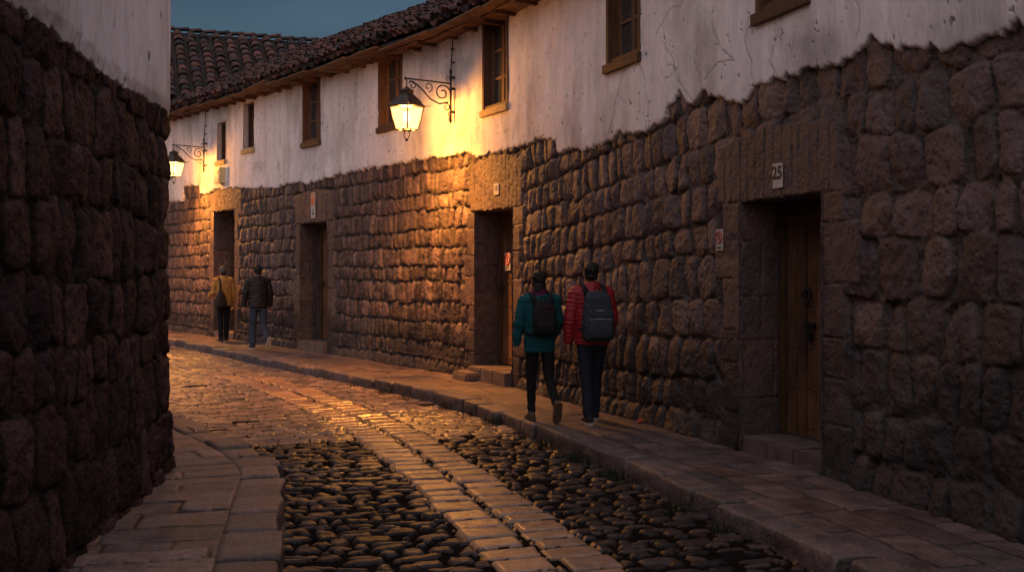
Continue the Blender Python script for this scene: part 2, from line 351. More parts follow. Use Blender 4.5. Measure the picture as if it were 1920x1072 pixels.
# ------------------------------------------------------------------ stone patterns
STONE_TINTS = np.array([(.21, .136, .122), (.18, .117, .111), (.235, .15, .127), (.16, .11, .108), (.205, .128, .108), (.145, .10, .097), (.25, .163, .14)])*.53
def stone_field(S, Z, edges, wfun, seed, bulge=.05, er=.055, gap=-.012, p=3.4, wob=.05, jag=.02, ztrim=.12, escale=None):
    """height and colour of a coursed rubble wall on the (S, Z) lattice"""
    rg = np.random.default_rng(seed)
    SS, ZZ = np.meshgrid(S, Z, indexing='ij')
    g2 = lambda v: (v(SS) if callable(v) else np.full(SS.shape, float(v)))
    GAP, ER, BU = g2(gap), g2(er), g2(bulge)
    s2 = SS + jag*fbm(SS*4, ZZ*4, seed+1, 2); z2 = ZZ + jag*.8*fbm(SS*5+9, ZZ*5, seed+3, 2)
    n_e = len(edges); E = np.empty((n_e, len(S)))
    for k in range(n_e):
        st = .55*rg.uniform(.8, 1.3); ph = rg.uniform(0, 9); stp = rg.uniform(-1, 1, 400)
        q = (S/st+ph); i = np.floor(q).astype(int); fr = np.clip((q-i-.42)/.16, 0, 1)
        E[k] = edges[k]*(escale(S) if escale else 1.0) + wob*fbm(S*.8+k*17.3, S*0+k, seed+2, 3) + wob*.55*(stp[i % 400]*(1-fr)+stp[(i+1) % 400]*fr)*(k > 0)
    E = np.maximum.accumulate(E+np.arange(n_e)[:, None]*1e-4, axis=0)
    K = np.zeros(SS.shape, int)
    for k in range(1, n_e-1): K += z2 > E[k][:, None]
    ar = np.arange(len(S))[:, None]+np.zeros_like(K)
    H = GAP + .012*fbm(SS*19, ZZ*19, seed+9, 2); C = np.zeros(SS.shape+(3,)); C[:] = (1.0, .74, .62); C *= (.036+.022*np.clip((GAP+.019)/.015, 0, 1))[..., None]
    for k in range(n_e-1):
        m = K == k
        if not m.any(): continue
        h = edges[k+1]-edges[k]; e = [S[0]-1]
        while e[-1] < S[-1]+1:
            e.append(e[-1] + wfun(e[-1], h)*rg.uniform(.62, 1.45))
        e = np.array(e); n = len(e); im = ar[m]
        sm = s2[m] + rg.uniform(-.10, .10, n)[np.clip(np.searchsorted(e, s2[m])-1, 0, n-1)]*0; zm = z2[m]
        lean_ = .10*fbm(S*1.5, S*0+k, seed+8, 2)[im]; sm = sm + lean_*(zm-(E[k][im]+E[k+1][im])/2)
        j = np.clip(np.searchsorted(e, sm)-1, 0, n-2)
        hw = (e[j+1]-e[j])/2; c = (e[j+1]+e[j])/2
        hl = np.maximum(E[k+1][im]-E[k][im], .06)
        top = rg.uniform(-.03, ztrim, n)[j]; bot = rg.uniform(-.03, ztrim, n)[j]
        z0 = E[k][im]+hl*bot; z1 = E[k+1][im]-hl*top; hh = (z1-z0)/2
        u = (sm-c)/hw; v = (zm-(z0+z1)/2)/hh
        v = v + rg.uniform(-.16, .16, n)[j]*u; u = u + rg.uniform(-.10, .10, n)[j]*v
        pp = rg.uniform(p-.9, p+1.6, n)[j]
        d = (np.abs(u)**pp + np.abs(v)**pp)**(1/pp)
        dist = (1-d)*np.minimum(hw, hh)
        er_ = ER[m]*rg.uniform(.6, 1.4, n)[j]
        dist = np.minimum(dist, (1-np.abs(u))*hw-(.009+np.clip((ER[m]-.032)/.012, 0, 1)*.007))
        t = np.clip(dist/np.minimum(er_, np.minimum(hw, hh)*.9), 0, 1)
        prof = np.sqrt(np.clip(1-(1-t)**2, 0, 1))
        gm = GAP[m]; b = BU[m]*rg.uniform(.4, 1.3, n)[j]
        hgt = gm + (b-gm)*prof + prof*(rg.uniform(-.024, .024, n)[j]*u + rg.uniform(-.014, .014, n)[j]*v)
        for _ in range(3):
            th = rg.uniform(0, 2*math.pi, n)[j]; cc = rg.uniform(.15, .8, n)[j]; sl_ = rg.uniform(.01, .055, n)[j]
            hgt = hgt - sl_*np.clip(u*np.cos(th)+v*np.sin(th)-cc, 0, 1.2)*prof
        H[m] = np.where(dist > 0, hgt, H[m])
        tint = STONE_TINTS[rg.integers(0, len(STONE_TINTS), n)]*rg.uniform(.62, 1.4, (n, 1))
        cm = C[m]; kk = (t > .2)[:, None]
        C[m] = np.where(kk, tint[j], cm)
    H += .014*fbm(SS*4.5, ZZ*4.5, seed+7, 2) + .013*fbm(SS*9, ZZ*9, seed+5, 3) + .008*fbm(SS*26, ZZ*26, seed+6, 2)
    return SS, ZZ, H, C
def block(SS, ZZ, H, C, s0, s1, z0, z1, h=.035, er=.014, tint=None, seed=0):
    m = (SS >= s0) & (SS <= s1) & (ZZ >= z0) & (ZZ <= z1)
    if not m.any(): return
    s = SS[m]; z = ZZ[m]
    wv = .006*fbm(s*14, z*14, seed, 2)
    d = np.minimum(np.minimum(s-s0, s1-s), np.minimum(z-z0, z1-z)) + wv
    t = np.clip(d/er, 0, 1)
    H[m] = h-.030*(1-np.sqrt(np.clip(1-(1-t)**2, 0, 1))) + .009*fbm(s*12, z*12, seed+2, 3)
    C[m] = np.where((t > .25)[:, None], tint, (.06, .044, .038))
def courses(z0, z1, lo, hi, seed):
    rg = np.random.default_rng(seed); e = [z0]
    while e[-1] < z1: e.append(e[-1]+rg.uniform(lo, hi))
    return np.array(e)
def curve_grid(cv, SS, ZZ, H):
    """lattice (s,z) pushed out by H on the street side"""
    s = SS[:, 0]; P = cv.at(s); N = np.stack([np.interp(s, cv.S, cv.N[:, 0]), np.interp(s, cv.S, cv.N[:, 1])], -1)
    return np.stack([P[:, None, 0]+N[:, None, 0]*H, P[:, None, 1]+N[:, None, 1]*H, ZZ], -1)
def lattice_s(cv, s0, s1, k, lo):
    out = [s0]
    while out[-1] < s1:
        D = max(float(np.hypot(*cv.at(out[-1]))), 4.5); out.append(out[-1] + max(lo, k*D))
    return np.array(out)

# ================================================================== STREET
def build_ground():
    b = MB(); n = 24
    P = np.stack(np.meshgrid(np.linspace(-400, 400, n), np.linspace(-200, 600, n), indexing='ij') + [np.full((n, n), -.08)], -1)
    V, Q, _, _ = grid(P); o = link("ground", mesh_np("ground", V, Q), MT['soil']); tag(o, kind='structure')
    # street: cross-laid cobbles with a double line of flat slabs down the middle
    s0, s1 = MID.s_y(2.5), MID.s_y(29)
    S = lattice_s(MID, s0, s1, .0014, .011)
    Vv = np.arange(-3.4, 3.6, .0155)
    SS, VV = np.meshgrid(S, Vv, indexing='ij')
    rows = courses(s0-.5, s1+.5, .085, .17, 5)
    rg = np.random.default_rng(21)
    sj = SS + .05*fbm(SS*1.2, VV*1.6, 31, 3) + .012*fbm(SS*6, VV*6, 32, 2)
    vj = VV + .02*fbm(SS*5, VV*5, 33, 2)
    K = np.clip(np.searchsorted(rows, sj)-1, 0, len(rows)-2)
    H = np.full(SS.shape, -.028); C = np.zeros(SS.shape+(3,)); C[:] = (.012, .0095, .008)
    base = np.array([(.043, .030, .027), (.034, .026, .025), (.054, .036, .030), (.027, .022, .022), (.043, .028, .024)])
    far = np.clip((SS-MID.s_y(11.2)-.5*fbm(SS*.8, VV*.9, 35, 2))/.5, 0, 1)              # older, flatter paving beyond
    for k in range(len(rows)-1):
        m = K == k
        if not m.any(): continue
        e = [-3.6 + rg.uniform(0, .2)]
        while e[-1] < 3.8: e.append(e[-1]+rg.choice([rg.uniform(.08, .15), rg.uniform(.14, .25), rg.uniform(.24, .36)]))
        e = np.array(e); n = len(e); v = vj[m]; s = sj[m]; j = np.clip(np.searchsorted(e, v)-1, 0, n-2)
        hw = (e[j+1]-e[j])/2; hh = (rows[k+1]-rows[k])/2; zz0 = (rows[k]+rows[k+1])/2
        sh = rg.uniform(.42, .98, n)[j]; shx = np.where(rg.random(n) < .12, .45, rg.uniform(.66, 1.0, n))[j]
        fm_ = far[m]; sh = sh*(1-fm_)+.98*fm_; shx = shx*(1-fm_)+.98*fm_
        u = (v-(e[j]+e[j+1])/2)/(hw*shx); q = (s-zz0 + rg.uniform(-.03, .03, n)[j])/(hh*sh) + rg.uniform(-.25, .25, n)[j]*u
        pw = rg.uniform(2.4, 4.5, n)[j]+4*fm_; d = (np.abs(u)**pw+np.abs(q)**pw)**(1/pw)
        t = np.clip((1-d)*np.minimum(hw, hh)/.022, 0, 1)
        top = rg.uniform(-.012, .012, n)[j] + rg.uniform(-.012, .012, n)[j]*u + rg.uniform(-.007, .007, n)[j]*q
        H[m] = np.where(d < 1, -.020 + (.022+top*.7)*np.sqrt(np.clip(1-(1-t)**2, 0, 1)), -.020)
        tint = base[rg.integers(0, 5, n)]*rg.uniform(.55, 1.7, (n, 1))
        C[m] = np.where((t > .15)[:, None], tint[j], C[m])
    # flat slab lines
    for (c0, c1, seed) in ((.035, .37, 3), (-.37, -.035, 4)):
        rows2 = courses(s0-.5, s1+.5, .20, .32, seed+40); rg2 = np.random.default_rng(seed)
        n = len(rows2); s2 = SS + .010*fbm(SS*5, VV*5, 50+seed, 2) + rg2.uniform(-.02, .02)*VV
        k = np.clip(np.searchsorted(rows2, s2)-1, 0, n-2)
        a0 = c0 + rg2.uniform(-.035, .02, n)[k]; a1 = c1 + rg2.uniform(-.02, .035, n)[k]
        d = np.minimum(np.minimum(VV-a0, a1-VV), np.minimum(s2-rows2[k], rows2[k+1]-s2)-.020) + .004*fbm(SS*11, VV*11, 60+seed, 2)
        inn = d > -.016
        t = np.clip(d/.022, 0, 1)
        top = rg2.uniform(-.006, .006, n)[k]+rg2.uniform(-.03, .03, n)[k]*(VV-(c0+c1)/2)
        h = -.024 + (.030+top)*np.sqrt(np.clip(1-(1-t)**2, 0, 1))
        H = np.where(inn, h, H); tint = np.array([(.29, .172, .105), (.25, .152, .10), (.32, .187, .112)])[rg2.integers(0, 3, n)]*rg2.uniform(.85, 1.15, (n, 1))
        C = np.where(inn[..., None], np.where((t > .15)[..., None], tint[k], (.013, .010, .008)), C)
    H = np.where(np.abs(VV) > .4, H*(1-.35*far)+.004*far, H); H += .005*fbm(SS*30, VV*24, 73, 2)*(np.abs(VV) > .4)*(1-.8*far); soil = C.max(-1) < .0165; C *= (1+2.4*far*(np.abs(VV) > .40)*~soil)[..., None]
    H += .006*fbm(SS*13, VV*13, 70, 3)*np.where(np.abs(VV) < .4, .35, 1-.6*far) + .02*fbm(SS*.35, VV*.5, 71, 2) - .010
    H += np.where(H < -.016, .004*fbm(SS*25, VV*25, 72, 2), 0)
    wet = np.where(np.abs(VV) < .40, 1.0, .30+.52*far)*np.clip(.8+.5*fbm(SS*1.5, VV*1.5, 90, 3), 0, 1)
    wet *= ~soil
    P2 = MID.at(S); N2 = np.stack([np.interp(S, MID.S, MID.N[:, 0]), np.interp(S, MID.S, MID.N[:, 1])], -1)
    P = np.stack([P2[:, None, 0]+N2[:, None, 0]*VV, P2[:, None, 1]+N2[:, None, 1]*VV, H], -1)
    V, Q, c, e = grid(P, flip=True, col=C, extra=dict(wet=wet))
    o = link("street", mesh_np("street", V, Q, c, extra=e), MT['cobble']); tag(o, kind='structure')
build_ground()

def pavement(wall, kerb, y0, y1, seed, kw, name_p, name_k):
    s0, s1 = wall.s_y(y0), wall.s_y(y1)
    S = lattice_s(wall, s0, s1, .0021, .014)
    P = wall.at(S); T = np.stack([np.interp(S, wall.S, wall.T[:, i]) for i in (0, 1)], -1); N = np.stack([np.interp(S, wall.S, wall.N[:, i]) for i in (0, 1)], -1)
    W = np.empty(len(S))
    for i in range(len(S)):
        d = kerb.P - P[i]; a = np.abs(d @ T[i]); b = d @ N[i]
        a = np.where((b > 0) & (b < 5), a, 99); W[i] = b[np.argmin(a)]
    k = 25; W = np.convolve(np.pad(W, k, mode='edge'), np.ones(2*k+1)/(2*k+1), 'valid')
    return S, P, N, W
def build_pavement_right():
    S, P, N, W = pavement(WALL, KERB, 3.0, 32, 1, .26, "pavement", "kerb")
    kw = .27; nu = 92
    U = np.linspace(-.06, 1, nu)[None, :]*(W-kw+.09)[:, None]          # distance from wall
    SS = np.repeat(S[:, None], nu, 1)
    rg = np.random.default_rng(3)
    lanes = np.array([-.3, .27, .55, .86, 1.16, 1.5, 2.2])
    u2 = U + .03*fbm(SS*.8, U*2, 5, 2); K = np.clip(np.searchsorted(lanes, u2)-1, 0, len(lanes)-2)
    H = np.zeros(SS.shape); C = np.zeros(SS.shape+(3,)); C[:] = (.026, .02, .017)
    tints = np.array([(.11, .075, .066), (.098, .07, .065), (.122, .082, .07), (.085, .065, .062), (.106, .066, .057)])
    for kx in range(len(lanes)-1):
        m = K == kx
        if not m.any(): continue
        e = [S[0]-1]
        while e[-1] < S[-1]+1: e.append(e[-1]+rg.uniform(.28, .8))
        e = np.array(e); n = len(e); s = SS[m]+.012*fbm(SS[m]*4, U[m]*4, 9, 2); j = np.clip(np.searchsorted(e, s)-1, 0, n-2)
        d = np.minimum(np.minimum(s-e[j], e[j+1]-s), np.minimum(u2[m]-lanes[kx], lanes[kx+1]-u2[m])) + .005*fbm(SS[m]*9, U[m]*9, 10, 2)
        t = np.clip(d/.022, 0, 1)
        H[m] = -.014 + (.014+rg.uniform(-.006, .006, n)[j]+rg.uniform(-.012, .012, n)[j]*(s-(e[j]+e[j+1])/2))*t**.5
        C[m] = np.where((t > .45)[:, None], (tints[rg.integers(0, 5, n)]*rg.uniform(.8, 1.2, (n, 1)))[j], C[m])
    H += .005*fbm(SS*6, U*6, 11, 3) + .010*fbm(SS*.6, U*.8, 12, 2) - np.where(U > (W-kw+.015)[:, None], .03, 0)
    PP = np.stack([P[:, None, 0]+N[:, None, 0]*U, P[:, None, 1]+N[:, None, 1]*U, PZ+H], -1)
    V, Q, c, _ = grid(PP, flip=True, col=C); o = link("pavement", mesh_np("pavement", V, Q, c), MT['paving']); tag(o, kind='structure')
    S2 = lattice_s(WALL, S[0], S[-1], .0011, .009); i2 = lambda a: np.interp(S2, S, a)
    S, P, N, W = S2, np.c_[i2(P[:, 0]), i2(P[:, 1])], np.c_[i2(N[:, 0]), i2(N[:, 1])], i2(W)
    kerbs(S, P, N, W, kw, 17, "kerb", .45, .95, True)
def kerbs(S, P, N, W, kw, seed, name, lo, hi, flip):
    rg = np.random.default_rng(seed); e = [S[0]-1]
    while e[-1] < S[-1]+1: e.append(e[-1]+rg.uniform(lo, hi))
    e = np.array(e); n = len(e); j = np.clip(np.searchsorted(e, S)-1, 0, n-2)
    dist = np.minimum(S-e[j], e[j+1]-S); g = np.sqrt(np.clip(dist/.045, 0, 1))
    zt = rg.uniform(-.022, .022, n)[j]; ot = rg.uniform(-.035, .035, n)[j] + rg.uniform(-.07, .07, n)[j]*(S-(e[j]+e[j+1])/2)
    # profile: distance from the kerb front (0) inwards, and height
    prof = [(kw+.02, -.05, 0), (kw+.005, 0, 0), (kw-.03, .006, 0)] + [(x, .008, 0) for x in np.linspace(kw-.08, .04, 8)] + [(.014, .005, 1), (.004, -.003, 1), (0, -.015, 1)] + [(-.004, z, 1) for z in np.linspace(-.05, -.22, 8)]
    U = np.array([p[0] for p in prof]); Zp = np.array([p[1] for p in prof]); fr = np.array([p[2] for p in prof], float)
    off = (W[:, None] - U[None, :]) + ot[:, None]*(U[None, :] < .2) - .045*(1-g)[:, None]*fr
    SSk = np.repeat(S[:, None], len(U), 1)
    off += (.016*fbm(SSk*5, Zp[None]*8+U[None]*6, seed, 3))*fr
    Z = PZ + Zp[None, :] + zt[:, None] - .045*(1-g)[:, None]*(Zp[None] > -.03) + .007*fbm(SSk*7, U[None]*8, seed+1, 3)
    tint = (np.array([(.125, .09, .08), (.105, .08, .075), (.14, .10, .085)])[rg.integers(0, 3, n)]*rg.uniform(.8, 1.15, (n, 1)))[j]
    C = np.repeat(np.where((g > .6)[:, None], tint, (.045, .036, .03))[:, None, :], len(U), 1)
    PP = np.stack([P[:, None, 0]+N[:, None, 0]*off, P[:, None, 1]+N[:, None, 1]*off, Z], -1)
    V, Q, c, _ = grid(PP, flip=flip, col=C); o = link(name, mesh_np(name, V, Q, c), MT['paving']); tag(o, kind='structure')
build_pavement_right()

def build_pavement_left():
    # lattice follows the kerb, since the wall turns the corner more sharply
    y0, y1 = 3.0, 19
    S = lattice_s(LKERB, LKERB.s_y(y0), LKERB.s_y(y1), .0018, .012)
    P = LKERB.at(S); N = -np.stack([np.interp(S, LKERB.S, LKERB.N[:, i]) for i in (0, 1)], -1)   # inwards
    kw = .33; U = np.linspace(kw, 2.3, 130)[None, :].repeat(len(S), 0); SS = np.repeat(S[:, None], 130, 1)
    rg = np.random.default_rng(8)
    e = courses(S[0]-.5, S[-1]+.5, .22, .42, 9); n = len(e)
    s2 = SS + .02*fbm(SS*2, U*2, 3, 2) + .06*(U-.8); j = np.clip(np.searchsorted(e, s2)-1, 0, n-2)
    le = np.cumsum(rg.uniform(.35, .95, (n, 9)), axis=1) + kw - rg.uniform(0, .45, (n, 1))
    du = np.min(np.abs(U[..., None]-le[j]), -1); cell = (U[..., None] > le[j]).sum(-1)
    d = np.minimum(np.minimum(s2-e[j], e[j+1]-s2), du); d = np.minimum(d, (U-kw)) + .006*fbm(SS*9, U*9, 4, 2)
    t = np.clip(d/.024, 0, 1); hh = (np.modf(np.abs(np.sin(j*12.9+cell*78.2)*437.5))[0]-.5)
    H = -.02 + (.02+.014*hh)*t**.5 + .006*fbm(SS*6, U*6, 14, 3) + .006*fbm(SS*14, U*3, 15, 2)
    tints = np.array([(.145, .10, .088), (.122, .09, .083), (.157, .11, .092), (.11, .084, .079)])
    C = tints[(j*7+cell*3) % 4]*(1+.4*hh[..., None]); C = np.where((t > .42)[..., None], C, (.024, .018, .015))
    PP = np.stack([P[:, None, 0]+N[:, None, 0]*U, P[:, None, 1]+N[:, None, 1]*U, PZ+H], -1)
    V, Q, c, _ = grid(PP, col=C); o = link("pavement", mesh_np("pavement", V, Q, c), MT['paving']); tag(o, kind='structure')
    # kerb stones: offsets measured from the kerb front
    kerbs(S, P, N*-1, np.zeros(len(S)), kw, 23, "kerb", .35, .75, False)
build_pavement_left()

# ================================================================== LONG HOUSE ON THE RIGHT
DOORS = [dict(xl=1393, xr=1548, yt=379, lint=(1352, 1578, 256), inset=.42, step=(.14, .03)),
         dict(xl=894, xr=965, yt=397, lint=(886, 982, 300), inset=.40, step=(.20, .16)),
         dict(xl=566, xr=617, yt=420, lint=(556, 630, 360), inset=.45, step=(.20, .12)),
         dict(xl=404, xr=442, yt=397, lint=(397, 455, 356), inset=.45, step=(.16, .06))]
for d in DOORS:
    d['s0'] = WALL.s_px(d['xr']); d['s1'], d['z1'] = WALL.z_px(d['xl'], d['yt']); d['w'] = d['s1']-d['s0']
WINS = [(411, 428, 232, 303), (461, 482, 196, 281), (573, 606, 152, 269), (716, 760, 104, 240), (912, 959, 40, 208), (1147, 1210, -100, 122), (1430, 1530, -260, 26)]
PB = [(300, 384), (321, 382), (346, 379), (348, 350), (377, 348), (379, 364), (386, 366), (400, 361), (411, 355), (453, 355), (523, 355), (552, 344), (590, 346), (601, 341), (623, 337),
      (640, 329), (741, 312), (816, 297), (882, 292), (902, 297), (967, 282), (1023, 264), (1050, 267), (1053, 292), (1144, 272), (1169, 250), (1209, 257), (1244, 240), (1262, 205), (1274, 192),
      (1290, 186), (1305, 206), (1325, 172), (1355, 189), (1388, 195), (1396, 201), (1426, 168), (1466, 152), (1496, 146), (1522, 136), (1582, 121), (1622, 100), (1642, 80), (1678, 86),
      (1698, 106), (1733, 96), (1783, 96), (1844, 80), (1884, 70), (1920, 65)]
_pb = np.array([WALL.z_px(*p) for p in PB]); _pb = _pb[np.argsort(_pb[:, 0])]
EOFF = .55
EV = np.array([WALL.z_px(x, y, EOFF) for x, y in [(321, 211), (419, 182), (514, 142), (602, 113), (711, 78), (760, 66), (841, 38), (922, 10)]]); EV = EV[np.argsort(EV[:, 0])]
EVc = np.polyfit(EV[:, 0], EV[:, 1], 1)
def eave_z(s): return np.polyval(EVc, np.maximum(s, EV[0, 0]-1.0))
SLOPE = math.tan(R(27))
h0 = WALL.at(WALL.s_px(900))
HOUSE = empty("row_house", (h0[0], h0[1], PZ), "long curving house, white plaster over rounded brown stone, lit by two lanterns", "house")

def build_long_wall():
    s0, s1 = WALL.s_y(2.6), WALL.s_y(33)
    S = lattice_s(WALL, s0, s1, .00105, .009)
    Z = np.arange(.04, 4.2, .0125)
    near = WALL.s_y(11.0)
    def wf(s, h): return np.interp(s, [near-3, near+3, near+14], [.32, .20, .19])
    ed = np.r_[-.05, .36, courses(.68, 5.6, .29, .42, 4)]
    SS, ZZ, H, C = stone_field(S, Z, ed, wf, 100, bulge=lambda s: np.interp(s, [near-2, near+3], [.029, .038]), er=lambda s: np.interp(s, [near-2, near+3], [.032, .044]), gap=lambda s: np.interp(s, [near-2, near+3], [-.004, -.019]), p=3.5, wob=.038, ztrim=.02, jag=.022, escale=lambda s: np.interp(s, [near-2, near+5], [1.10, .86]))
    H += np.where(ZZ < .38, .05*np.clip((.42-ZZ)/.25, 0, 1), 0)                  # footing stones stand proud
    bt = np.interp(S, _pb[:, 0], _pb[:, 1])[:, None]
    rg = np.random.default_rng(77)
    for q, d in enumerate(DOORS):                                               # dressed jambs and flat-arch lintels
        sa, zt = WALL.z_px(d['lint'][0], d['lint'][2]); sb = WALL.s_px(d['lint'][1])
        for side in (0, 1):
            z = .10
            while z < d['z1']-.02:
                h = min(rg.uniform(.30, .52), d['z1']-z)
                if d['z1']-z-h < .15: h = d['z1']-z
                w_ = rg.uniform(.22, .42) if q else rg.uniform(.26, .5)
                t = STONE_TINTS[rg.integers(0, 7)]*rg.uniform(.85, 1.1)
                if side: block(SS, ZZ, H, C, d['s1'], d['s1']+w_, z, z+h, .035, .016, t, int(z*50)+q)
                else: block(SS, ZZ, H, C, d['s0']-w_, d['s0'], z, z+h, .035, .016, t, int(z*50)+q+9)
                z += h
        n = max(4, int(round((sa-sb)/.135))); es = np.linspace(sb, sa, n+1); es[1:-1] += rg.uniform(-.025, .025, n-1)
        for i in range(n):
            c_ = abs((es[i]+es[i+1])/2-(sa+sb)/2)/((sa-sb)/2)
            block(SS, ZZ, H, C, es[i], es[i+1], d['z1'], zt-.10*c_**2-rg.uniform(0, .03), .040, .013, STONE_TINTS[rg.integers(0, 2)]*rg.uniform(.9, 1.0), i+q*20)
    H -= .05*np.clip((ZZ-bt-.04)/.06, 0, 1)
    # damp blackened band at the foot, irregular
    lim = np.interp(SS, [near-2, near+4], [1.30, .95])+.30*fbm(SS*.5, ZZ*0, 210, 3)+.22*fbm(SS*3, ZZ*3, 211, 3)
    k = np.clip((lim-ZZ)/.25, 0, 1)[..., None]*.82
    C = C*(1-k)+np.array((.026, .021, .0205))*k
    k2 = np.clip(fbm(SS*1.1, ZZ*1.3, 212, 4)*2-.35, 0, 1)[..., None]*.5; C = C*(1-k2)+np.array((.085, .07, .062))*k2
    hole = np.zeros(SS.shape, bool)
    for d in DOORS: hole |= (SS > d['s0']) & (SS < d['s1']) & (ZZ < d['z1'])
    hc = hole[:-1, :-1] & hole[1:, 1:] & hole[1:, :-1] & hole[:-1, 1:]
    above = ZZ > bt+.22
    fm = ~hc & ~(above[:-1, :-1] & above[1:, 1:])
    V, Q, c, _ = grid(curve_grid(WALL, SS, ZZ, H), fm, col=C)
    parts = [(V, Q, c)]
    for d in DOORS:                                                              # reveals: far jamb, near jamb, soffit
        for which in (1, 0):
            s = d['s1'] if which else d['s0']; p = WALL.at(s); T, N = WALL.tn(s)
            dep = np.linspace(-.045, d['inset']+.12, 44); zz = np.arange(.05, d['z1']+.03, .0135)
            DD, Z2 = np.meshgrid(dep, zz, indexing='ij')
            HH = np.zeros(DD.shape); CC = np.zeros(DD.shape+(3,)); CC[:] = (.1, .08, .065)
            z = .1; i = 0
            while z < d['z1']:
                h = rg.uniform(.34, .55); cut = rg.uniform(.16, .5)
                for a, b_ in ((-.06, cut), (cut, .7)):
                    block(DD, Z2, HH, CC, a, b_, z, min(z+h, d['z1']+.04), .02, .014, STONE_TINTS[rg.integers(0, 7)]*rg.uniform(.8, 1.05), i); i += 1
                z += h
            k = np.clip((1.1-Z2+.25*fbm(DD*3, Z2*3, 3, 2))/.3, 0, 1)[..., None]*.6; CC = CC*(1-k)+np.array((.06, .05, .045))*k
            sg = -1 if which else 1
            HH = (HH-.02)*sg
            G = np.stack([p[0]-N[0]*DD+T[0]*HH, p[1]-N[1]*DD+T[1]*HH, Z2], -1)
            v, q_, c2, _ = grid(G, flip=bool(which), col=CC); parts.append((v, q_, c2))
        a = np.linspace(d['s0']-.03, d['s1']+.03, 40); dep = np.linspace(-.03, d['inset']+.12, 24)
        A, DD = np.meshgrid(a, dep, indexing='ij'); pp = WALL.at(a); T, N = WALL.tn((d['s0']+d['s1'])/2)
        G = np.stack([pp[:, None, 0]-N[0]*DD, pp[:, None, 1]-N[1]*DD, d['z1']+.006*fbm(A*8, DD*8, 5, 3)], -1)
        CC = np.zeros(G.shape); CC[:] = (.15, .115, .10); v, q_, c2, _ = grid(G, col=CC); parts.append((v, q_, c2))
    V, Q, c = join(parts)
    base = np.array(wloc(HOUSE)); o = link("stone_wall", mesh_np("stone_wall", V-base, Q, c), MT['stone'], HOUSE)

    # ---------------- plaster
    S = lattice_s(WALL, s0, s1, .0012, .009); Z = np.arange(2.7, 7.0, .0115)
    SS, ZZ = np.meshgrid(S, Z, indexing='ij')
    bt = np.interp(SS, _pb[:, 0], _pb[:, 1])
    rag = .045*fbm(SS*3.2, ZZ*1.5, 300, 3) + .05*np.abs(fbm(SS*9, ZZ*3, 301, 3)) + .07*np.clip(fbm(SS*5.5, ZZ*.3, 302, 2)-.42, 0, 1)*2.2
    rag += .04*fbm(SS*10, ZZ*10, 307, 4)+.012*fbm(SS*34, ZZ*30, 308, 2)
    edge = ZZ-(bt+rag)
    inside = edge > 0
    fade = np.clip(edge/.03, 0, 1)
    H = .045+.018*fade + .020*fbm(SS*1.1, ZZ*1.1, 303, 3) + .006*fbm(SS*6, ZZ*3, 304, 3)
    stain = np.zeros(SS.shape)
    # chips and small holes
    chip = fbm(SS*11+40, ZZ*10, 305, 3); low = np.clip(1-(ZZ-bt)/1.4, 0, 1)
    ck = chip > .76-.06*low; H = np.where(ck, H-.012, H); stain = np.maximum(stain, ck*.5)
    pit = fbm(SS*17+3, ZZ*15, 306, 2) > .70; H = np.where(pit, H-.012, H); stain = np.maximum(stain, pit*.6)
    # cracks: wandering polylines given in photo pixels at the start
    rgc = np.random.default_rng(12)
    def crack(x, y, ang, L, w=.0056, br=2):
        s, z = WALL.z_px(x, y); pts = [(s, z)]; a = ang
        for i in range(int(L*1.5/.06)):
            a += rgc.normal(0, .42); a = ang+(a-ang)*.8
            s += .06*math.cos(a); z += .06*math.sin(a); pts.append((s, z))
            if br and rgc.random() < .08: crack2(s, z, a+rgc.choice([-1, 1])*.8, L*.4, w*.8)
        draw(pts, w)
    def crack2(s, z, ang, L, w):
        pts = [(s, z)]; a = ang
        for i in range(int(L/.06)):
            a += rgc.normal(0, .5); s += .06*math.cos(a); z += .06*math.sin(a); pts.append((s, z))
        draw(pts, w)
    def draw(pts, w):
        nonlocal H, stain
        for (a0, b0), (a1, b1) in zip(pts[:-1], pts[1:]):
            i0, i1 = np.searchsorted(S, [min(a0, a1)-.03, max(a0, a1)+.03]); j0, j1 = np.searchsorted(Z, [min(b0, b1)-.03, max(b0, b1)+.03])
            if i1 <= i0 or j1 <= j0: continue
            x = SS[i0:i1, j0:j1]; z = ZZ[i0:i1, j0:j1]; dx, dz = a1-a0, b1-b0; t = np.clip(((x-a0)*dx+(z-b0)*dz)/(dx*dx+dz*dz), 0, 1)
            d = np.hypot(x-a0-t*dx, z-b0-t*dz); k = np.clip(1.5-d/w, 0, 1)
            H[i0:i1, j0:j1] -= .008*k; stain[i0:i1, j0:j1] = np.maximum(stain[i0:i1, j0:j1], k*.48)
    for a in [(1213, 60, -1.7, 1.3), (1255, 80, -1.75, 1.0), (1210, 180, -1.4, .6), (1310, 95, -1.9, .8), (1452, 115, -2.2, .5), (1420, 150, 1.2, .45), (1385, 110, .3, .4), (1000, 250, -.7, .7), (1240, 70, 2.6, .5),
              (1470, 148, 1.9, .4), (1285, 140, -1.3, .5), (950, 275, .15, .6), (1620, 70, 1.5, .3), (1180, 130, -1.2, .7), (1330, 150, 2.4, .4)]: crack(*a)
    # dark smudges under the sills and under the eave
    sm = np.clip(fbm(SS*1.7, ZZ*2.2, 310, 4)*1.8-.15, 0, 1)
    for (xa, xb, ya, yb) in WINS:
        s_, z_ = WALL.z_px(xb, yb); stain = np.maximum(stain, sm*.55*np.exp(-((SS-s_)/.6)**2)*np.exp(-((ZZ-z_+.28)/.3)**2))
    sl, zl = WALL.z_px(840, 120); stain = np.maximum(stain, sm*.5*np.exp(-((SS-sl)/1.1)**2)*np.exp(-((ZZ-zl)/.5)**2))
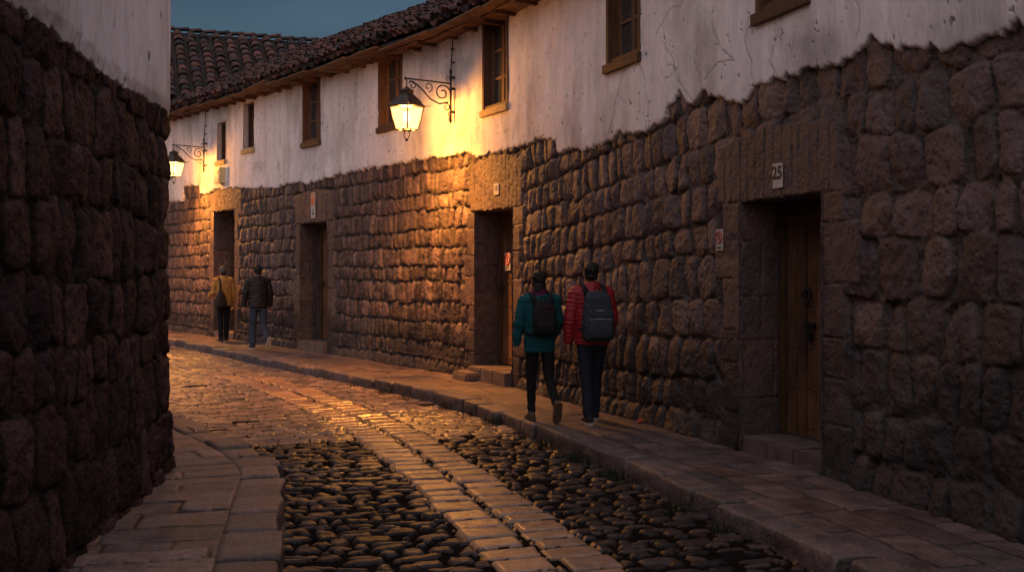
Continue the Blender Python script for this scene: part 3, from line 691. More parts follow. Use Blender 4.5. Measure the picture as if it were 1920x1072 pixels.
    stain = np.maximum(stain, np.clip(.2-(ZZ-bt)/.9, 0, .2)*np.clip(.5+fbm(SS*4, ZZ*2, 311, 3), 0, 1))
    hole = np.zeros(SS.shape, bool)
    for (xa, xb, ya, yb) in WINS:
        wa, zb = WALL.z_px(xa, yb); wb = WALL.s_px(xb); zt = WALL.z_px(xa, ya)[1]
        hole |= (SS > wb) & (SS < wa) & (ZZ > zb) & (ZZ < zt)
    hc = hole[:-1, :-1] & hole[1:, 1:] & hole[1:, :-1] & hole[:-1, 1:]
    # torn lower rim turns in behind the stones
    nb = inside.copy()
    for _ in range(2):
        g = nb.copy(); g[1:] |= nb[:-1]; g[:-1] |= nb[1:]; g[:, 1:] |= nb[:, :-1]; g[:, :-1] |= nb[:, 1:]; nb = g
    H = np.where(inside, H, -.05); stain = np.where(inside, stain, .45)
    top = ZZ > eave_z(SS)+.22
    fm = (nb[:-1, :-1] & nb[1:, 1:] & nb[1:, :-1] & nb[:-1, 1:]) & ~hc & ~(top[:-1, :-1])
    C = np.zeros(SS.shape+(3,)); C[:] = (.79, .725, .70)
    streak = fbm(SS*8, ZZ*.5, 320, 4); C *= (1+.10*streak[..., None])
    C *= (1-.10*np.clip(fbm(SS*.7, ZZ*.9, 321, 3), 0, 1))[..., None]
    V, Q, c, e = grid(curve_grid(WALL, SS, ZZ, H), fm, col=C, extra=dict(stain=stain))
    link("plaster_wall", mesh_np("plaster_wall", V-base, Q, c, extra=e), MT['plaster'], HOUSE)
build_long_wall()

def build_windows():
    for i, (xa, xb, ya, yb) in enumerate(WINS):
        sa, zb = WALL.z_px(xa, yb); sb = WALL.s_px(xb); zt = WALL.z_px(xa, ya)[1]
        w_ = sa-sb; h = zt-zb; M = WALL.frame((sa+sb)/2, zb); x = w_/2
        pl = i < 2                                                              # two far ones have plastered reveals
        f = MB(M); t = .055 if w_ > .6 else .035
        fo = -.075 if not pl else .06
        dp = .085 if not pl else .16
        if pl:
            rv = MB(M)
            for (a0, a1, b0, b1) in ((-x-.05, -x+.004, -.03, h+.03), (x-.004, x+.05, -.03, h+.03)): rv.box(a0, a1, -.055, .30, b0, b1)
            rv.box(-x, x, -.055, .30, h-.004, h+.05)
        f.box(-x-.012, -x+t, fo, dp+.1, -.03, h+.03, .004); f.box(x-t, x+.012, fo, dp+.1, -.03, h+.03, .004)
        f.box(-x+t, x-t, fo-.003, dp+.1, h-t*1.4, h+.035, .004); f.box(-x+t, x-t, fo+.02, dp+.1, -.03, t*.8, .004)
        o = f.build("window", MT['wood'] if not pl else MT['wood_dark'], HOUSE)
        if pl: rv.build("reveal", MT['plaster_plain'], o)
        c = MB(M); g = .038                                                     # two casements with glazing bars
        y0, y1 = dp-.02, dp+.025
        for (a0, a1) in ((-x+t, -.004), (.004, x-t)):
            c.box(a0, a0+g, y0, y1, t*.8, h-t*1.4, .003); c.box(a1-g, a1, y0, y1, t*.8, h-t*1.4, .003)
            for zf in (0, .333, .666, 1):
                z = t*.8+(h-t*2.2)*zf; c.box(a0+g, a1-g, y0+.004, y1-.004, max(z-.02, t*.8), min(z+.02, h-t*1.4))
        c.build("casement", MT['casement'], o)
        p = MB(M); p.box(-x+t, x-t, dp+.004, dp+.012, t*.8, h-t*1.4); p.build("pane", MT['glass'], o)
        sl = MB(M); sl.box(-x-.03, x+.03, -.115, .03, -.115, -.012, .006, jit=.004)
        sl.build("sill", MT['paint_sill'] if i in (0, 1, 4) else MT['wood_dark'], o)
MT['plaster_plain'] = mat("reveal_plaster", (.52, .45, .40), rough=.9, spec=.1, ns=5, na=.15, bs=24, bd=.012)
build_windows()

def build_doors():
    for i, d in enumerate(DOORS):
        M = WALL.frame((d['s0']+d['s1'])/2, PZ); x = d['w']/2; zt = d['z1']-PZ; sh, pr = d['step']; y = d['inset']
        st = MB(M); n = 3 if d['w'] > .9 else 2; e = [-x+.015+(2*x-.03)*k/n for k in range(n+1)]
        for k in range(n): st.box(e[k]+.004, e[k+1]-.004, -pr, y+.1, -.1, sh-.003*k, .014, jit=.006)
        st.build("doorstep", MT['step'], HOUSE, smooth=False)
        fr = MB(M); fw = .075
        fr.box(-x+.02, -x+fw+.02, y-.06, y+.06, sh, zt, .005); fr.box(x-fw-.02, x-.02, y-.06, y+.06, sh, zt, .005); fr.box(-x+fw+.02, x-fw-.02, y-.058, y+.06, zt-.10, zt+.0, .005)
        dm = MB(M); a, b = -x+fw+.02, x-fw-.02; n = max(4, int((b-a)/.15)); pw = (b-a)/n
        for k in range(n):
            dm.box(a+k*pw+.008, a+(k+1)*pw-.008, y-.01-random.uniform(0, .014), y+.04, sh+.02, zt-.10, .004)
        for zf in (.03, .21, .40, .57, .75, .96):
            z = sh+.05+(zt-.2-sh)*zf
            for k in range(n):
                for dx in (.3, .7): dm.ell((a+(k+dx)*pw, y-.014, z+random.uniform(-.006, .006)), .016, .014, .016, 8)
        o = dm.build("door", MT['wood_door'], HOUSE); fr.build("door_frame", MT['wood_dark'], o)
        sm_ = (d['s0']+d['s1'])/2
        def spot(px, py):
            s_, z_ = WALL.z_px(px, py, -y); return sm_-s_, z_-PZ
        hd = MB(M)
        if i == 0:
            rx, rz = spot(1519, 555)
            hd.tube([(rx+.062*math.sin(t), y-.045, rz+.062*math.cos(t)) for t in np.linspace(.5, 2*math.pi-.9, 22)], .011); hd.ell((rx, y-.04, rz+.062), .03, .03, .03, 10)
            hd.build("ring_handle", MT['iron'], o, True)
            lx, lz = spot(1525, 607); lk = MB(M)
            lk.box(lx-.07, lx+.07, y-.06, y-.02, lz-.013, lz+.013, .004); lk.tube([(lx-.09, y-.05, lz), (lx+.09, y-.05, lz)], .010)
            lk.tube([(lx-.02, y-.05, lz), (lx-.02, y-.05, lz-.09), (lx+.02, y-.05, lz-.09), (lx+.02, y-.05, lz)], .006); lk.box(lx-.03, lx+.03, y-.065, y-.02, lz-.15, lz-.075, .008)
            lk.build("bolt_lock", MT['iron'], o)
        else:
            hx, hz = spot(945, 541) if i == 1 else (a+.09, sh+(zt-sh)*.48)
            hd.ell((hx, y-.022, hz), .03, .014, .085, 12); hd.tube([(hx, y-.02, hz+.01), (hx, y-.085, hz+.01), (hx-.08, y-.09, hz+.005)], .011)
            hd.build("handle", MT['iron'], o, True)
MT['step'] = mat("step_stone", (.13, .095, .082), rough=.65, ns=8, na=.35, ns2=60, na2=.25, bs=30, bd=.016)
build_doors()

# ---------------- tiled roofs
def tile_field(origins, down, across, normal, L, wid, seed, hump):
    """half-tube tiles: arrays of frames -> V, Q, C ; hump=1 cover, -1 channel"""
    rg = np.random.default_rng(seed); n = len(origins); ns = 7
    a = np.linspace(0, math.pi, ns); prof = np.c_[np.cos(a), np.sin(a)*hump]
    th = .016
    rings = []
    for (t, sc) in ((0, .86), (1, 1.04)):
        for rr in (1.0, 1-th/(wid/2)):
            rings.append((t, prof*sc*rr))
    V = np.empty((n, 4*ns, 3)); yaw = rg.normal(0, .035, n); lift = rg.normal(0, .012, n); Lr = L*rg.uniform(.92, 1.12, n); sh = rg.normal(0, .012, n)
    wv = (wid/2)*rg.uniform(.92, 1.08, n)
    for r, (t, pr) in enumerate(rings):
        for k in range(ns):
            u = pr[k, 0]*wv + yaw*(t-.5)*Lr + sh; h = pr[k, 1]*wv*.85 + lift*t*1.0 + (.035*t if hump > 0 else .035*t)
            V[:, r*ns+k] = origins + down*(t*Lr)[:, None] + across*u[:, None] + normal*h[:, None]
    q = []
    for k in range(ns-1):
        q += [[k, k+1, 2*ns+k+1, 2*ns+k], [ns+k+1, ns+k, 3*ns+k, 3*ns+k+1], [2*ns+k, 2*ns+k+1, 3*ns+k+1, 3*ns+k], [k+1, k, ns+k, ns+k+1]]
    q += [[0, 2*ns, 3*ns, ns], [2*ns+ns-1, ns-1, 2*ns-1, 4*ns-1]]
    q = np.array(q); Q = (q[None]+np.arange(n)[:, None, None]*4*ns).reshape(-1, 4)
    base = np.array([(.10, .047, .036), (.078, .040, .034), (.125, .056, .042), (.05, .033, .029), (.031, .026, .026), (.09, .056, .049)])
    c = base[rg.choice(6, n, p=[.24, .22, .14, .16, .14, .10])]*rg.uniform(.75, 1.2, (n, 1))
    return V.reshape(-1, 3), Q, np.repeat(c, 4*ns, 0)
def build_roof():
    run = 5.2; s0, s1 = WALL.s_y(8), WALL.s_y(34); cs = math.cos(math.atan(SLOPE)); sn = math.sin(math.atan(SLOPE))
    sp = .25; cols = np.arange(s0, s1, sp); L = .36; rows = np.arange(0, run/cs, L*.86)
    parts = []
    for hump, so, zo in ((-1, .5, .075), (1, 0, .075)):
        sc = cols+so*sp; A, Wd = np.meshgrid(sc, rows, indexing='ij')
        Wd = Wd + (rng.uniform(-.06, .04, len(sc)))[:, None]
        A = A.ravel(); Wd = Wd.ravel()
        P = WALL.at(A); T = np.stack([np.interp(A, WALL.S, WALL.T[:, i]) for i in (0, 1)], -1); N = np.stack([np.interp(A, WALL.S, WALL.N[:, i]) for i in (0, 1)], -1)
        up = Wd + L
        sag = .03*fbm(A*.35, Wd*.5, 5, 2)
        O = np.c_[P + N*(EOFF-up*cs)[:, None], eave_z(A)+up*sn+zo+sag]
        down = np.c_[N*cs, np.full(len(A), -sn)]; nor = np.c_[N*sn, np.full(len(A), cs)]; ac = np.c_[T, np.zeros(len(A))]
        parts.append(tile_field(O, down, ac, nor, L, .195 if hump > 0 else .21, 31+hump, hump))
    V, Q, c = join(parts); base = np.array(wloc(HOUSE))
    rf = link("roof", mesh_np("roof", V-base, Q, c), MT['tile'], HOUSE)
    # decking under the tiles, far slope and rear wall close the volume
    S = np.arange(s0-2, s1, .25); P = WALL.at(S); N = np.stack([np.interp(S, WALL.S, WALL.N[:, i]) for i in (0, 1)], -1); ez = eave_z(S)
    pr = [(EOFF-.05, .0), (EOFF-run, run*SLOPE), (EOFF-2*run+.6, .3), (EOFF-2*run+.6, -9)]
    G = np.stack([np.c_[P+N*a, np.maximum(ez+b, 0)] for a, b in pr], 1)
    lo = np.stack([np.c_[P+N*a, np.maximum(ez+b-.03, 0)] for a, b in pr[:2]], 1)[:, ::-1]
    G = np.concatenate([lo, G], 1)
    V, Q, _, _ = grid(G); link("roof_deck", mesh_np("roof_deck", V-base, Q, smooth=False), MT['deck'], rf)
    # eave boards and rafter tails seen from below
    b = MB(); s = s0
    while s < s1:
        ln = random.uniform(.5, 1.5); T, N = WALL.tn(s+ln/2)
        for (o0, o1, dz) in ((EOFF+.02, EOFF-.22, .012), (EOFF-.20, EOFF-.42, .0), (EOFF-.41, EOFF-.66, -.012)):
            b.M = WALL.frame(s+ln/2, float(eave_z(s+ln/2))-.055+dz+random.uniform(-.03, .012))
            rot = Euler((random.uniform(-.10, .05), random.uniform(-.025, .025), random.uniform(-.05, .05))).to_matrix()
            b.box(-ln/2, ln/2, -o0+random.uniform(-.06, .05), -o1+random.uniform(-.03, .02), -.016, .016, 0, rot)
        s += ln*.98
    b.build("eave_boards", MT['wood_eave'], rf)
    s = s0+.2
    while s < s1:
        r_ = MB(WALL.frame(s, float(eave_z(s)))); rot = Euler((random.uniform(-.04, .02), 0, random.uniform(-.08, .08))).to_matrix()
        r_.box(-.04, .04, -EOFF+.22+random.uniform(-.12, .14), .1, -.145, -.07, .006, rot); r_.build("rafter_tail", MT['wood_eave'], rf); s += random.uniform(.55, .8)
build_roof()

def build_rear_house():
    u = np.array((-.36, .933)); r = np.array((u[1], -u[0]))                     # uphill and ridge directions
    E0 = np.array(((322-CX)/F*30.6, 30.6)); ez = CZ+(HY-190)/F*30.6; tb = math.tan(R(36)); run = 3.85
    hb = empty("rear_house", (E0[0], E0[1]+2, 0), "house behind the row under a broad dark clay tiled roof", "house")
    L = .44; sp = .40; cs = math.cos(R(36)); sn = math.sin(R(36)); parts = []
    cols = np.arange(-6, 11, sp); rows = np.arange(0, run/cs-L*.6, L*.80)
    for hump, so in ((-1, .5), (1, 0)):
        A, Wd = np.meshgrid(cols+so*sp, rows, indexing='ij'); Wd = Wd+rng.uniform(-.08, .05, A.shape[0])[:, None]; A = A.ravel(); Wd = Wd.ravel(); up = Wd+L
        O = np.c_[E0+r*A[:, None]+u*(up*cs)[:, None], ez+up*sn+.06+.05*fbm(A*.4, Wd*.5, 4, 2)]; n = len(A)
        parts.append(tile_field(O, np.tile(np.r_[-u*cs, -sn], (n, 1)), np.tile(np.r_[r, 0], (n, 1)), np.tile(np.r_[-u*sn, cs], (n, 1)), L, .30 if hump > 0 else .31, 51+hump, hump))
    # ridge tiles
    A = np.arange(-6, 11, .42); n = len(A); O = np.c_[E0+r*A[:, None]+u*run, np.full(n, ez+run*tb+.05)]
    O[:, 2] += .03*fbm(A, A*0, 8, 2)
    parts.append(tile_field(O, np.tile(np.r_[r, 0], (n, 1)), np.tile(np.r_[u, 0], (n, 1)), np.tile((0, 0, 1.), (n, 1)), .45, .26, 77, 1))
    V, Q, c = join(parts); base = np.array(wloc(hb)); rf = link("roof", mesh_np("roof", V-base, Q, c), MT['tile'], hb)
    pr = [(.45, -6), (.45, .45*tb-.1), (.02, -.02), (0, .0), (run, run*tb), (2*run, .0), (2*run-.3, -8)]
    A = np.arange(-6, 11.1, 1.0); G = np.stack([np.c_[E0+r*A[:, None]+u*a, np.full(len(A), max(ez+b, 0))] for a, b in pr], 1)
    V, Q, _, _ = grid(G[:, [0, 1]]); link("wall", mesh_np("wall", V-base, Q, smooth=False), MT['plaster_plain'], hb)
    V, Q, _, _ = grid(G[:, [5, 6]]); link("wall", mesh_np("wall", V-base, Q, smooth=False), MT['plaster_plain'], hb)
    V, Q, _, _ = grid(G[:, 1:6]); link("roof_deck", mesh_np("roof_deck", V-base, Q, smooth=False), MT['deck'], rf)
build_rear_house()

# ================================================================== CORNER HOUSE ON THE LEFT
def build_left():
    l0 = LWALL.at(LWALL.s_y(7)); hb = empty("corner_house", (l0[0], l0[1], PZ), "corner house in shadow, dark bulging stones below white plaster, on the left", "house")
    s0, s1 = LWALL.s_y(2.8), LWALL.s_y(14)
    S = lattice_s(LWALL, s0, s1, .0012, .008); Z = np.arange(.04, 3.5, .0095)
    ed = np.r_[-.1, courses(.2, 3.8, .30, .44, 41)]
    SS, ZZ, H, C = stone_field(S, Z, ed, lambda s, h: .30, 400, bulge=.030, er=.04, gap=-.008, p=4, wob=.06, jag=.035, ztrim=.03)
    H += .016*fbm(SS*8, ZZ*3, 402, 4)-.02
    H += .04*np.clip((1.2-ZZ)/1.2, 0, 1)
    H -= .07*np.clip((ZZ-3.065-.02*np.sin(SS*1.7)-.01)/.05, 0, 1)
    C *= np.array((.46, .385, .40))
    bt = 3.065+.02*np.sin(SS*1.7)
    above = ZZ > bt+.25
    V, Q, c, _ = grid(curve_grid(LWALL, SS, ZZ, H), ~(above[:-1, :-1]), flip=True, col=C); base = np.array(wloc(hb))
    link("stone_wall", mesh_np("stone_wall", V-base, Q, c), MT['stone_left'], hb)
    S = lattice_s(LWALL, s0, s1, .0012, .009); Z = np.arange(2.9, 6.4, .011)
    SS, ZZ = np.meshgrid(S, Z, indexing='ij')
    rag = .03*fbm(SS*3, ZZ*1.5, 500, 3)+.02*np.abs(fbm(SS*10, ZZ*6, 501, 3))+.03*np.clip(fbm(SS*6, ZZ*.3, 502, 2)-.35, 0, 1)*2+.03*fbm(SS*16, ZZ*14, 508, 3)
    edge = ZZ-(3.065+.02*np.sin(SS*1.7)+rag); inside = edge > 0
    H = .003+.02*np.clip(edge/.1, 0, 1)+.012*fbm(SS*1.2, ZZ*.8, 503, 3)+.007*fbm(SS*7, ZZ*1.5, 504, 3)
    chip = fbm(SS*7, ZZ*5, 505, 3); ck = chip > .60; H = np.where(ck, H-.015, H); stain = ck*.7
    stain = np.maximum(stain, np.clip(.4-edge/.4, 0, .4)*np.clip(.5+fbm(SS*4, ZZ*2, 511, 3), 0, 1))
    nb = inside.copy()
    for _ in range(2):
        g = nb.copy(); g[1:] |= nb[:-1]; g[:-1] |= nb[1:]; g[:, 1:] |= nb[:, :-1]; g[:, :-1] |= nb[:, 1:]; nb = g
    H = np.where(inside, H, -.11); stain = np.where(inside, stain, .8)
    fm = nb[:-1, :-1] & nb[1:, 1:] & nb[1:, :-1] & nb[:-1, 1:]
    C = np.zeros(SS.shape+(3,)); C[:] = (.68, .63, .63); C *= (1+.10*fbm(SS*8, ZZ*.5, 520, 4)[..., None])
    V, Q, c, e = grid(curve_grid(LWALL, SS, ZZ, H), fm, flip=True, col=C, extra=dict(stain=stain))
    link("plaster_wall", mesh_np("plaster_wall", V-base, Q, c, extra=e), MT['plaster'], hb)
    Sx = np.arange(s0, s1, .3); P = LWALL.at(Sx); N = np.stack([np.interp(Sx, LWALL.S, LWALL.N[:, i]) for i in (0, 1)], -1)
    back = np.array((-7.0, 6.0)); G = np.stack([np.c_[P-N*.08, np.full(len(Sx), 0.)], np.c_[P-N*.08, np.full(len(Sx), 6.38)], np.c_[np.tile(back, (len(Sx), 1)), np.full(len(Sx), 6.38)], np.c_[np.tile(back+(-.01, 0), (len(Sx), 1)), np.full(len(Sx), 0.)]], 1)
    V, Q, _, _ = grid(G); link("core", mesh_np("core", V-base, Q, smooth=False), MT['plaster_plain'], hb)
build_left()
def extend_houses():
    for parent, cv, sgn, ht in ((HOUSE, WALL, 1, 6.9), (bpy.data.objects["corner_house"], LWALL, -1, 6.38)):
        p = cv.at(cv.s_y(2.7 if sgn > 0 else 2.9)); b = MB()
        x0, y0 = p[0]+sgn*.05, p[1]; x1 = x0 + (sgn*1.6 if sgn > 0 else .2)
        q = [(x0, y0), (x1, -16), (x1+sgn*4.5, -16), (x0+sgn*4.5, y0)]
        b.add([(x, y, z) for z in (0, ht) for x, y in q], [[0, 1, 2, 3], [4, 5, 6, 7]]+[[i, (i+1) % 4, 4+(i+1) % 4, 4+i] for i in range(4)])
        b.build("side_wing", MT['step'], parent)
extend_houses()

# ================================================================== WALL LANTERNS
def spiral(cx, cz, r0, r1, a0, a1, n=26):
    return [(0, -(cx + (r0+(r1-r0)*t)*math.cos(a0+(a1-a0)*t)), cz+(r0+(r1-r0)*t)*math.sin(a0+(a1-a0)*t)) for t in np.linspace(0, 1, n)]
def build_lantern(label, eave_dz):
    """origin on the wall at arm height; street is -y"""
    root = empty("wall_lantern", (0, 0, 0), label, "street lamp", "iron wall lanterns")
    A = .84; W = -.075
    b = MB()
    b.tube([(0, W, .17), (0, W, -.62)], .017); b.ell((0, W, .19), .026, .026, .04, 10)
    for z in (.10, -.08, -.45): b.box(-.02, .02, W-.01, .02, z-.02, z+.02, .004)
    b.tube([(0, W, 0), (0, -A-.02, .015)], .013)
    b.ell((0, -A-.02, .015), .024, .024, .024, 10)
    c0 = -W
    b.tube(spiral(c0+.145, -.16, .14, .035, 3.0, 3.0-8.3), .011)                # big scroll next the post
    b.tube([(0, -(c0+.05), -.30), (0, -(c0+.20), -.335), (0, -(c0+.36), -.27), (0, -(c0+.48), -.155), (0, -(c0+.60), -.06), (0, -(A-.05), -.015)], .012)
    b.tube(spiral(c0+.395, -.085, .08, .02, 4.6, 4.6-6.8), .009)
    b.tube(spiral(A-.10, -.085, .07, .02, .4, .4+7.0), .009)                    # scroll over the lantern
    b.tube(spiral(c0+.075, -.38, .065, .018, 1.2, 1.2+7.0), .009)
    b.tube(spiral(c0+.04, .075, .045, .014, -1.2, -1.2+6.0), .007)
    b.tube([(0, -(c0+.015), -.44), (0, -(c0+.045), -.49), (0, -(c0+.015), -.53), (0, -(c0+.035), -.57), (0, -c0, -.63)], .010)
    b.build("bracket", MT['iron'], root, True)
    cd = MB(); cd.tube([(0, W, .2), (-.012, W+.02, .40), (.008, W+.03, .62), (0, W+.03, eave_dz-.12), (.02, W+.0, eave_dz-.03), (.05, W-.10, eave_dz+.02)], .010)
    for z in (.34, .55): cd.box(-.016, .016, W+.005, W+.06, z-.012, z+.012)
    cd.build("conduit", MT['iron'], root, True)
    rot = Matrix.Rotation(R(24), 4, 'Z'); LM = Matrix.Translation((0, -A, 0)) @ rot
    f = MB(LM); zt, zb, wt, wb = -.43, -.78, .185, .120                        # glass half widths
    for (sx, sy) in ((1, 1), (1, -1), (-1, 1), (-1, -1)):
        f.tube([(sx*wt, sy*wt, zt), (sx*wb, sy*wb, zb)], .010, 6)
    for (z, w_) in ((zt, wt), (zb, wb)):
        q = [(w_, w_, z), (-w_, w_, z), (-w_, -w_, z), (w_, -w_, z)]
        for k in range(4): f.tube([q[k], q[(k+1) % 4]], .011, 6)
    for (dx, dy) in ((1, 0), (-1, 0)):                                          # scrolled finial under the lantern
        f.tube([(dx*.05, 0, zb-.006), (dx*.062, 0, zb-.05), (dx*.05, 0, zb-.11), (dx*.02, 0, zb-.155)], .008, 6)
        f.tube([(dx*(.062+.022*math.cos(t)), 0, zb-.035+.022*math.sin(t)) for t in np.linspace(0, 5, 12)], .006, 6)
    f.box(-.058, .058, -.058, .058, zb-.012, zb-.002); f.box(-wb, wb, -.008, .008, zb-.008, zb); f.box(-.008, .008, -wb, wb, zb-.0085, zb-.0005)  # small bottom plate added to shield the finial from the lamp light
    f.ell((0, 0, zb-.16), .022, .022, .025, 8)
    f.build("lantern_frame", MT['tin'], root, True)
    cp = MB(LM)
    def ring(w_, z): return (Vector((0, 0, z)), (1, 0, 0), (0, 1, 0), w_, w_)
    cp.loft([ring(.225, zt-.004), ring(.235, zt+.012), ring(.20, zt+.05), ring(.15, zt+.13), ring(.115, zt+.165), ring(.085, zt+.20), ring(.08, zt+.235), ring(.10, zt+.245), ring(.085, zt+.262), ring(.04, zt+.29), ring(.012, zt+.32)], 24, 6)
    cp.tube([(0, 0, .01), (0, 0, -.13)], .010)
    for (sx, sy) in ((1, 1), (1, -1), (-1, 1), (-1, -1)): cp.tube([(sx*.20, sy*.20, zt+.02), (sx*.25, sy*.25, zt+.02), (sx*.26, sy*.26, zt+.04)], .007, 6)
    cp.build("lantern_cap", MT['tin'], root)
    for k in range(4):
        p = MB(LM @ Matrix.Rotation(k*math.pi/2, 4, 'Z')); e = .004
        p.add([(-wt, wt-e, zt), (wt, wt-e, zt), (wb, wb-e, zb), (-wb, wb-e, zb)], [[0, 1, 2, 3]]); p.build("glass_pane", MT['pane'], root)
    g = MB(LM); g.ell((0, 0, -.58), .055, .055, .085, 16); g.build("lamp_globe", MT['bulb'], root, True)
    ld = bpy.data.lights.new("lantern_light", 'POINT'); ld.energy = LAMP_W; ld.color = (1.0, .37, .054); ld.shadow_soft_size = .075
    lo = bpy.data.objects.new("lantern_light", ld); COL.objects.link(lo); lo.parent = root; lo.location = (0, -A, -.555)
    # added spot inside the lantern strengthens its light on wall and street below
    ld = bpy.data.lights.new("added_lantern_spot", 'SPOT'); ld.energy = ADDED_SPOT_W; ld.color = (1.0, .37, .054); ld.shadow_soft_size = .07; ld.spot_size = R(150); ld.spot_blend = 1.0
    lo = bpy.data.objects.new("added_lantern_spot", ld); COL.objects.link(lo); lo.parent = root; lo.location = (0, -A, -.60)
    return root
def copy_tree(o, parent=None):
    c = o.copy(); COL.objects.link(c)
    if parent: c.parent = parent
    for ch in list(o.children): copy_tree(ch, c)
    return c
def set_lantern(root, x, y, off=.06):
    s, z = WALL.z_px(x, y, off); M = WALL.frame(s, z, off); root.location = M.to_translation(); root.rotation_euler = M.to_euler()
    return s, z
s_, z_ = WALL.z_px(853, 158, .06)
lan = build_lantern("nearer iron lantern glowing above the walkers, beside a wooden window", float(eave_z(s_))-z_+.2)
lan2 = copy_tree(lan); lan2['label'] = "farther iron lantern glowing near the narrow windows, touching the dark corner"
set_lantern(lan, 853, 158); set_lantern(lan2, 388, 277)
for ch in lan2.children:
    if ch.type == 'LIGHT': ch.data = ch.data.copy()

# ================================================================== SIGNS, BOXES, SMALL THINGS
def text_mesh(name, txt, size, M, matl, parent, ext=.001):
    cu = bpy.data.curves.new("t", 'FONT'); cu.body = txt; cu.size = size; cu.extrude = ext; cu.offset = size*.03; cu.align_x = 'CENTER'; cu.align_y = 'CENTER'
    o = bpy.data.objects.new("t", cu); COL.objects.link(o)
    me = bpy.data.meshes.new_from_object(o.evaluated_get(bpy.context.evaluated_depsgraph_get())); bpy.data.objects.remove(o)
    me.transform(Matrix.Translation(-wloc(parent)) @ M @ Matrix.Rotation(R(90), 4, 'X')); me.name = name
    return link(name, me, matl, parent)
def plate(name, label, cat, x0, x1, y0, y1, off, group=None, wmul=1.0):
    sa, zb = WALL.z_px(x0, y1, off); sb = WALL.s_px(x1, off); zt = WALL.z_px(x0, y0, off)[1]
    w_ = (sa-sb)*wmul; h = zt-zb; M = WALL.frame((sa+sb)/2, zb, off)
    b = MB(M); b.box(-w_/2, w_/2, -.004, .006, 0, h, .002); o = b.build(name, MT['white'], None, loc=M.to_translation()); tag(o, label, cat, group)
    return o, M, w_, h
def pictogram(o, M, w_, h):
    r = min(w_*.42, h*.3); c = h*.62
    b = MB(M); b.tube([(r*math.cos(t), -.007, c+r*1.15*math.sin(t)) for t in np.linspace(0, 2*math.pi, 25)], r*.13, 6); b.tube([(-r*.68, -.007, c+r*.78), (r*.68, -.007, c-r*.78)], r*.12, 6)
    b.build("prohibition_ring", MT['red'], o)
    k = MB(M); k.ell((0, -.006, c+r*.45), r*.2, .004, r*.22, 8); k.box(-r*.22, r*.22, -.008, -.004, c-r*.6, c+r*.25)
    k.build("pictogram", MT['black'], o)
    k = MB(M); k.box(-w_*.34, w_*.34, -.0065, -.004, h*.10, h*.17); k.build("caption", MT['black'], o)
o, M, w_, h = plate("number_plate", "white house number plate reading 25 above the nearest plank door", "house number", 1449, 1467, 308, 354, .052)
text_mesh("number", "25", h*.72, M @ Matrix.Translation((0, -.0065, h*.60)), MT['black'], o)
o, M, w_, h = plate("number_plate", "small white number plate reading 13 on lintel left of the teal jacket", "house number", 926, 935, 345, 366, .052)
text_mesh("number", "13", h*.62, M @ Matrix.Translation((0, -.0065, h*.55)), MT['black'], o)
o, M, w_, h = plate("wall_sign", "narrow prohibition sign with red ring on stone left of door 25", "sign", 1343, 1355, 430, 470, .065); pictogram(o, M, w_, h)
o, M, w_, h = plate("door_sign", "white prohibition sign with red ring fixed to the plank door behind the walkers", "sign", 947, 957, 474, 507, -DOORS[1]['inset']+.032); pictogram(o, M, w_, h)
o, M, w_, h = plate("wall_sign", "tall white and orange notice above the doorway right of the far walkers", "sign", 583, 591, 362, 410, .052)
b = MB(M); b.box(-w_*.4, w_*.4, -.008, -.004, h*.52, h*.82); b.box(-w_*.4, w_*.4, -.008, -.004, h*.87, h*.95); b.build("orange_panel", MT['orange'], o)
text_mesh("lettering", "15", h*.24, M @ Matrix.Translation((0, -.0065, h*.26)) @ Matrix.Rotation(R(90), 4, 'Y'), MT['black'], o)
# electricity meter box
sa, zb = WALL.z_px(416, 345, .03); zt = WALL.z_px(416, 316, .03)[1]; M = WALL.frame(sa-.16, zb, .045); h = zt-zb
mb = empty("meter_box", M.to_translation(), "grey electricity meter box on plaster under a narrow window", "meter box")
b = MB(M); b.box(-.17, .17, -.17, .01, 0, h, .012); b.build("case", MT['cream'], mb)
b = MB(M); b.box(-.14, .14, -.178, -.168, .04, h-.04, .004); b.build("cover", MT['grey'], mb)
b = MB(M); b.box(.03, .09, -.184, -.176, h*.55, h*.80, .002); b.build("dial", MT['black'], mb)
# stone block beside the second doorstep
s = WALL.s_px(877, .22); M = WALL.frame(s, PZ-.01, .22); b = MB(M); b.box(-.26, .26, -.16, .2, -.02, .13, .03, jit=.015)
o = b.build("stone_block", MT['step'], None, loc=M.to_translation()); tag(o, "low rough stone block on the pavement left of the middle doorstep", "stone block")
